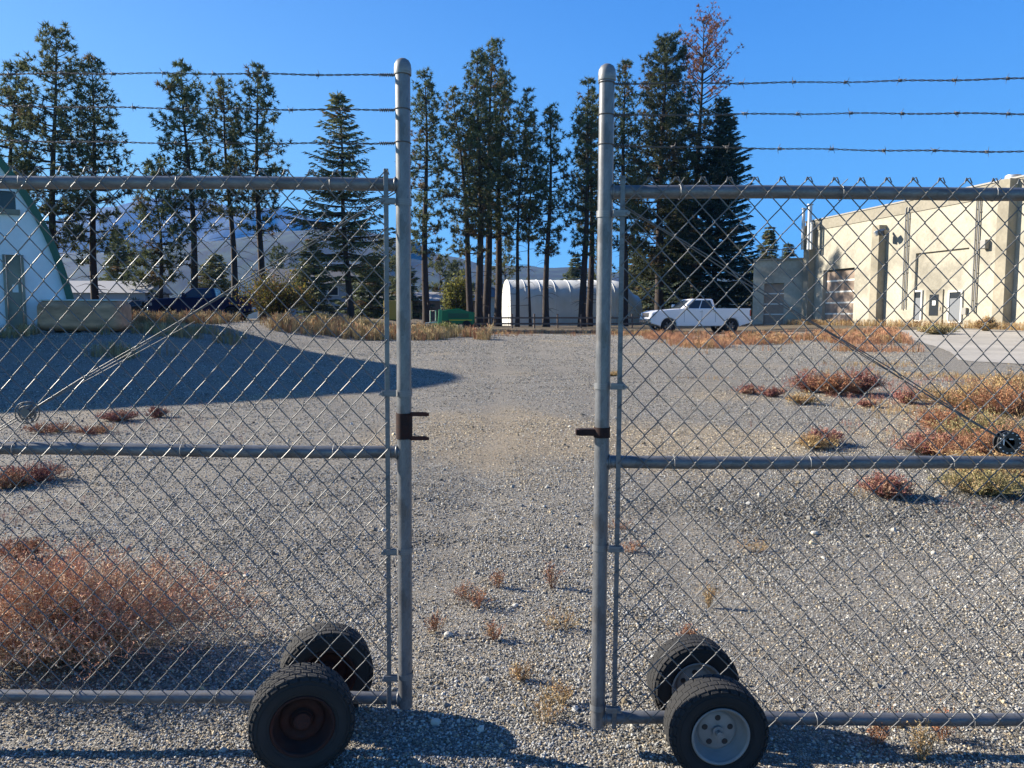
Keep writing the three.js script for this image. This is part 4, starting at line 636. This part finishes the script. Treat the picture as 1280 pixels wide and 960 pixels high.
weed('large tangled rust-brown tumbleweed bush behind the gate with rusty wheels', on(V(-2.05, 0, -3.38)), 0.84, 0.52, 430, [[0.5, 0.26, 0.15], [0.58, 0.34, 0.21], [0.44, 0.22, 0.14], [0.62, 0.42, 0.26], [0.64, 0.46, 0.3]], 1, { twigs: 15, twigLen: 0.11, scales: 9, scale: 0.011, flat: 0.6, stem: 0.0018 });
weed('small rust-brown tuft at the back of the large tumbleweed bush', on(gp(30, 700)), 0.16, 0.12, 60, rust, 2, { twigLen: 0.06, twigs: 8 });
const W2 = [ // px, py base, half width m, height m, stems, colours, label
  [1012, 490, 0.42, 0.4, 130, red, 'purple-red weed clump on open gravel beside an orange weed'], [1042, 494, 0.42, 0.42, 130, rust, 'orange-brown weed between two purple-red weed clumps'], [1072, 492, 0.5, 0.45, 150, red, 'widest purple-red weed clump on open gravel'],
  [1131, 504, 0.28, 0.2, 60, red, 'low dark red weed beside the wide purple-red clump'], [938, 492, 0.3, 0.12, 40, red, 'flat dark red weed patch on open gravel'], [966, 496, 0.25, 0.14, 40, red, 'small dark red weed beside the flat red patch'],
  [1003, 505, 0.3, 0.14, 40, straw, 'straw-coloured low weed in front of the red clumps'], [1084, 509, 0.14, 0.08, 24, red, 'tiny red weed tuft alone on grey gravel'],
  [1215, 512, 0.8, 0.42, 170, straw, 'wide straw-orange weed beside the concrete drive'], [1262, 520, 0.8, 0.5, 170, rust, 'tall rust-orange weed beside the concrete drive'], [1190, 545, 0.5, 0.36, 130, rust, 'rust-brown weed in front of the straw-orange weed'], [1240, 560, 0.6, 0.42, 150, olive, 'olive-yellow weed among the rust weeds'],
  [1165, 568, 0.42, 0.24, 110, red, 'spreading wine-red weed beside the olive weed'], [1280, 575, 0.6, 0.4, 150, rust, 'dense rust weed beside the olive-yellow weed'], [1032, 556, 0.22, 0.17, 70, red, 'small maroon weed on the tan stones'], [1015, 560, 0.3, 0.12, 40, straw, 'pale straw weed beside the maroon weed'],
  [1108, 622, 0.2, 0.19, 110, red, 'compact maroon weed just above the gate rail shadow'], [1232, 618, 0.36, 0.2, 130, olive, 'low yellow-olive weed with trailing stems'], [1205, 590, 0.3, 0.18, 80, straw, 'straw weed behind the yellow-olive weed'],
  [40, 602, 0.3, 0.13, 70, red, 'reddish flat weed near the tumbleweed bush'], [12, 610, 0.2, 0.12, 50, rust, 'small rust weed near the reddish flat weed'], [150, 526, 0.3, 0.12, 50, red, 'pinkish red weed at the edge of the building shadow'], [196, 522, 0.16, 0.12, 40, red, 'tiny bright red weed at the edge of the building shadow'], [60, 540, 0.3, 0.07, 30, rust, 'sparse pinkish weed on sunny gravel before the shadow'], [120, 542, 0.25, 0.06, 26, rust, 'sparse low rust weed on sunny gravel before the shadow'],
  [1275, 500, 0.9, 0.5, 170, straw, 'tall straw weed at the edge of the concrete drive'], [1225, 580, 0.5, 0.34, 140, rust, 'loose orange weed between the wine-red and olive weeds'], [1262, 605, 0.45, 0.3, 130, straw, 'feathery straw weed below the dense rust weed'],
  [760, 470, 0.3, 0.06, 20, straw, 'faint dry weed tuft on the bare gravel track'] ];
W2.forEach(([px, py, w, h, n, c, label], i) => { const p = gp(px, py), d = -p.z; weed(label, p, w, h, n, c, 20 + i, { twigs: 10, twigLen: 0.05 + 0.1 * w, scales: 6, scale: 0.008 + d * 0.0011, tw: 0.0008 + d * 0.00022, stem: 0.0014 + d * 0.0003 }); });
// sparse dry sprouts in the gateway
const S2 = [[598, 760, 0.07, 0.1, rust], [583, 748, 0.05, 0.06, rust], [622, 735, 0.03, 0.09, rust], [690, 735, 0.05, 0.14, rust], [705, 785, 0.1, 0.08, straw], [682, 905, 0.06, 0.1, straw], [700, 880, 0.05, 0.07, straw], [618, 800, 0.04, 0.06, rust], [545, 790, 0.04, 0.07, rust], [886, 760, 0.03, 0.12, straw], [945, 690, 0.08, 0.06, straw], [790, 690, 0.08, 0.05, rust], [1095, 930, 0.05, 0.12, rust], [1150, 950, 0.04, 0.12, straw], [1180, 925, 0.04, 0.1, rust], [770, 660, 0.1, 0.04, rust], [650, 850, 0.05, 0.05, straw], [860, 800, 0.03, 0.05, rust]];
S2.forEach(([px, py, w, h, c], i) => weed('sparse dry weed sprout growing through the near gravel', gp(px, py), w * 1.4, h * 1.35, 20, c, 80 + i, { name: 'weed_sprout', group: 'dry sprouts in the gateway gravel', twigs: 7, twigLen: 0.03, scales: 5, scale: 0.007, stem: 0.0011, tw: 0.0008 }));
// green and yellow-olive bushes on the far edge
[[402, 424, 0.7, 0.6, olive, 'yellow-green rounded bush at the edge of the gravel'], [463, 422, 0.75, 0.62, olive, 'dusty olive bush beside the fir trunk'], [556, 420, 0.85, 0.65, [[0.3, 0.29, 0.08], [0.24, 0.25, 0.08], [0.36, 0.33, 0.12]], 'bright yellow-green bush before the green machine'], [528, 420, 0.8, 0.55, straw, 'pale straw bush beside the bright yellow-green bush'], [240, 420, 0.6, 0.5, olive, 'green leafy weed in the dry grass strip'], [1172, 424, 0.8, 0.4, olive, 'olive weed at the edge of the concrete drive'], [1232, 416, 0.5, 0.7, straw, 'straw-yellow weed against the warehouse wall']].forEach(([px, py, w, h, c, label], i) => { const p = on(P(px, py, py > 421 ? 36 : 38)); weed(label, p, w, h, 170, c, 120 + i, { name: 'rounded_bush', twigs: 10, twigLen: 0.16, scales: 6, scale: 0.05, tw: 0.006, stem: 0.008 }); });
// dry grass
{
  const R = rng(909), tg = new MB(); for (let k = 0; k < 16; k++) { const a = R() * 6.28, l = 0.16 * R(), b = V(Math.cos(a) * 0.05, 0, Math.sin(a) * 0.05), e = V(Math.cos(a) * (0.05 + l), 0.5 + 0.5 * R(), Math.sin(a) * (0.05 + l)); tg.blade(b, e, V(Math.cos(a + 1.57), 0, Math.sin(a + 1.57)), 0.011); if (R() < 0.5) { const q = b.clone().lerp(e, 0.85); tg.blade(q, e.clone().add(V((R() - 0.5) * 0.12, 0.05, (R() - 0.5) * 0.12)), V(1, 0, 0), 0.02); } }
  const geo = tg.geo(), m4 = new THREE.Matrix4(), q = new THREE.Quaternion(), c3 = new THREE.Color(); M.grass = std(1, 1, 1, 0.9);
  const field = (name, label, n, place, cols) => { const L = []; let guard = 0; while (L.length < n && guard++ < n * 8) { const s = place(); if (!s) continue; const [x, d, h] = s, c = cols(x, d), t = 0.6 + 0.7 * R(); L.push([x, d, h, c[0] * t, c[1] * t, c[2] * t]); }
    const im = new THREE.InstancedMesh(geo, M.grass, L.length); im.name = numbered(name); im.castShadow = im.receiveShadow = true; L.forEach(([x, d, h, r, g, b], k) => { q.setFromAxisAngle(V(0, 1, 0), R() * 6.28); m4.compose(V(x, G(x, -d) - 0.02, -d), q, V(h * (0.7 + 0.6 * R()), h, h * 0.9)); im.setMatrixAt(k, m4); im.setColorAt(k, c3.setRGB(r, g, b)); }); tag(im, label, 'grass', null, 'stuff'); scene.add(im); };
  const pick = a => a[Math.floor(R() * a.length)];
  field('dry_grass', 'tall tan dry grass strip along the far edge of the gravel', 6000, () => { const x = -22 + 21 * R(), d = 32.5 + 7.5 * R(), e = fbm(x * 0.5, d * 0.5, 3) - 0.09 * Math.abs(d - 36); if (e < 0.24 + 0.14 * R()) return null; return [x, d, 0.18 + 0.5 * R() * R() + 0.25 * noise(x * 1.2, d)]; }, (x, d) => R() < 0.2 ? pick(olive) : R() < 0.3 ? pick(rust) : [0.4, 0.3, 0.15]);
  field('dry_grass', 'orange dry grass band before the white pickup and warehouse', 8500, () => { const x = 3.5 + 19 * R(), d = 24 + 17 * R(), e = fbm(x * 0.42 + 7, d * 0.42, 4) + 0.2 * Math.exp(-Math.pow((d - 30.5 - 0.22 * x) / 3, 2)) - 0.12 * ss(7, 3.5, x); if (e < 0.5 + 0.16 * R() || x > 10.8 + (d - 18.5) * 0.42) return null; return [x, d, 0.08 + 0.3 * R() * (0.4 + noise(x * 1.1, d * 1.1))]; }, (x, d) => noise(x * 0.8, d * 0.8) < 0.4 ? [0.42, 0.22, 0.12] : R() < 0.5 ? pick(straw) : pick(rust));
  field('dry_grass', 'thin brown grass under the pines before the shelter', 2600, () => { const x = -7 + 17 * R(), d = 37.5 + 10 * R(); if (fbm(x * 0.5, d * 0.5 + 30, 3) < 0.36 + 0.14 * R()) return null; return [x, d, 0.08 + 0.22 * R()]; }, () => R() < 0.5 ? pick(rust) : pick(straw));
  field('dry_grass', 'dark dry grass on the bank below the arched building', 2400, () => { const x = -19 + 10 * R(), d = 19 + 9 * R(); if (fbm(x * 0.6 + 4, d * 0.6, 3) < 0.46) return null; return [x, d, 0.12 + 0.3 * R()]; }, () => R() < 0.4 ? pick(olive) : pick(straw));
  field('low_dry_weeds', 'low straw and pink weeds thinly scattered on the gravel by the drive', 9500, () => { const d = 5.5 + 16 * R(), x = d * (0.2 + 0.62 * R()), e = fbm(x * 0.7 + 50, d * 0.55, 4) + 0.2 * ss(0.42, 0.62, x / d) - 0.1 * ss(0.42, 0.25, x / d); if (e < 0.5 + 0.2 * R() || (d > 17 && x > 10.6 + (d - 18.5) * 0.42)) return null; return [x, d, (0.03 + 0.11 * R() * (0.4 + noise(x * 2, d * 2))) * (0.45 + 0.55 * ss(6, 11, d))]; }, (x, d) => noise(x * 0.9 + 3, d * 0.9) < 0.42 ? [0.36, 0.17, 0.12] : pick(straw));
  field('low_dry_weeds', 'low pinkish weeds thinly scattered before the building shadow', 1500, () => { const d = 5.5 + 8 * R(), x = -d * (0.35 + 0.4 * R()); if (fbm(x * 0.8 + 5, d * 0.7 + 15, 4) < 0.5 + 0.12 * R()) return null; return [x, d, 0.02 + 0.05 * R()]; }, () => R() < 0.6 ? [0.36, 0.16, 0.12] : pick(straw));
  field('dry_grass', 'short dry grass along the warehouse wall base', 1200, () => { const t = R() * 24, x = 22.2 + 0.19 * t - 1.2 * R(), d = 60 - 0.98 * t; return [x, d, 0.2 + 0.35 * R()]; }, () => pick(straw));
}

{ // a few larger stones lying loose in the gateway
  const R = rng(4242);
  [[560, 795, 0.018, 'pale rounded stone lying alone in the gateway gravel'], [1018, 668, 0.022, 'white angular stone lying behind the gate with pale rims'], [545, 905, 0.017, 'tan stone beside the foot of the gate upright']].forEach(([px, py, rad, label]) => { const g = new THREE.IcosahedronGeometry(rad, 2), p = g.attributes.position; for (let k = 0; k < p.count; k++) { const n = 0.8 + 0.4 * noise(p.getX(k) / rad * 1.4 + px, p.getY(k) / rad * 1.4 + p.getZ(k) / rad * 2.1 + py); p.setXYZ(k, p.getX(k) * n * 1.15, p.getY(k) * n * 0.8, p.getZ(k) * n); } g.computeVertexNormals(); const m = mesh('loose_stone', g, M.looseStone || (M.looseStone = std(0.5, 0.46, 0.38, 0.9))); m.position.copy(gp(px, py)); m.position.y += rad * 0.45; tag(m, label, 'stone', 'larger loose stones'); });
}
renderer.render(scene, camera);
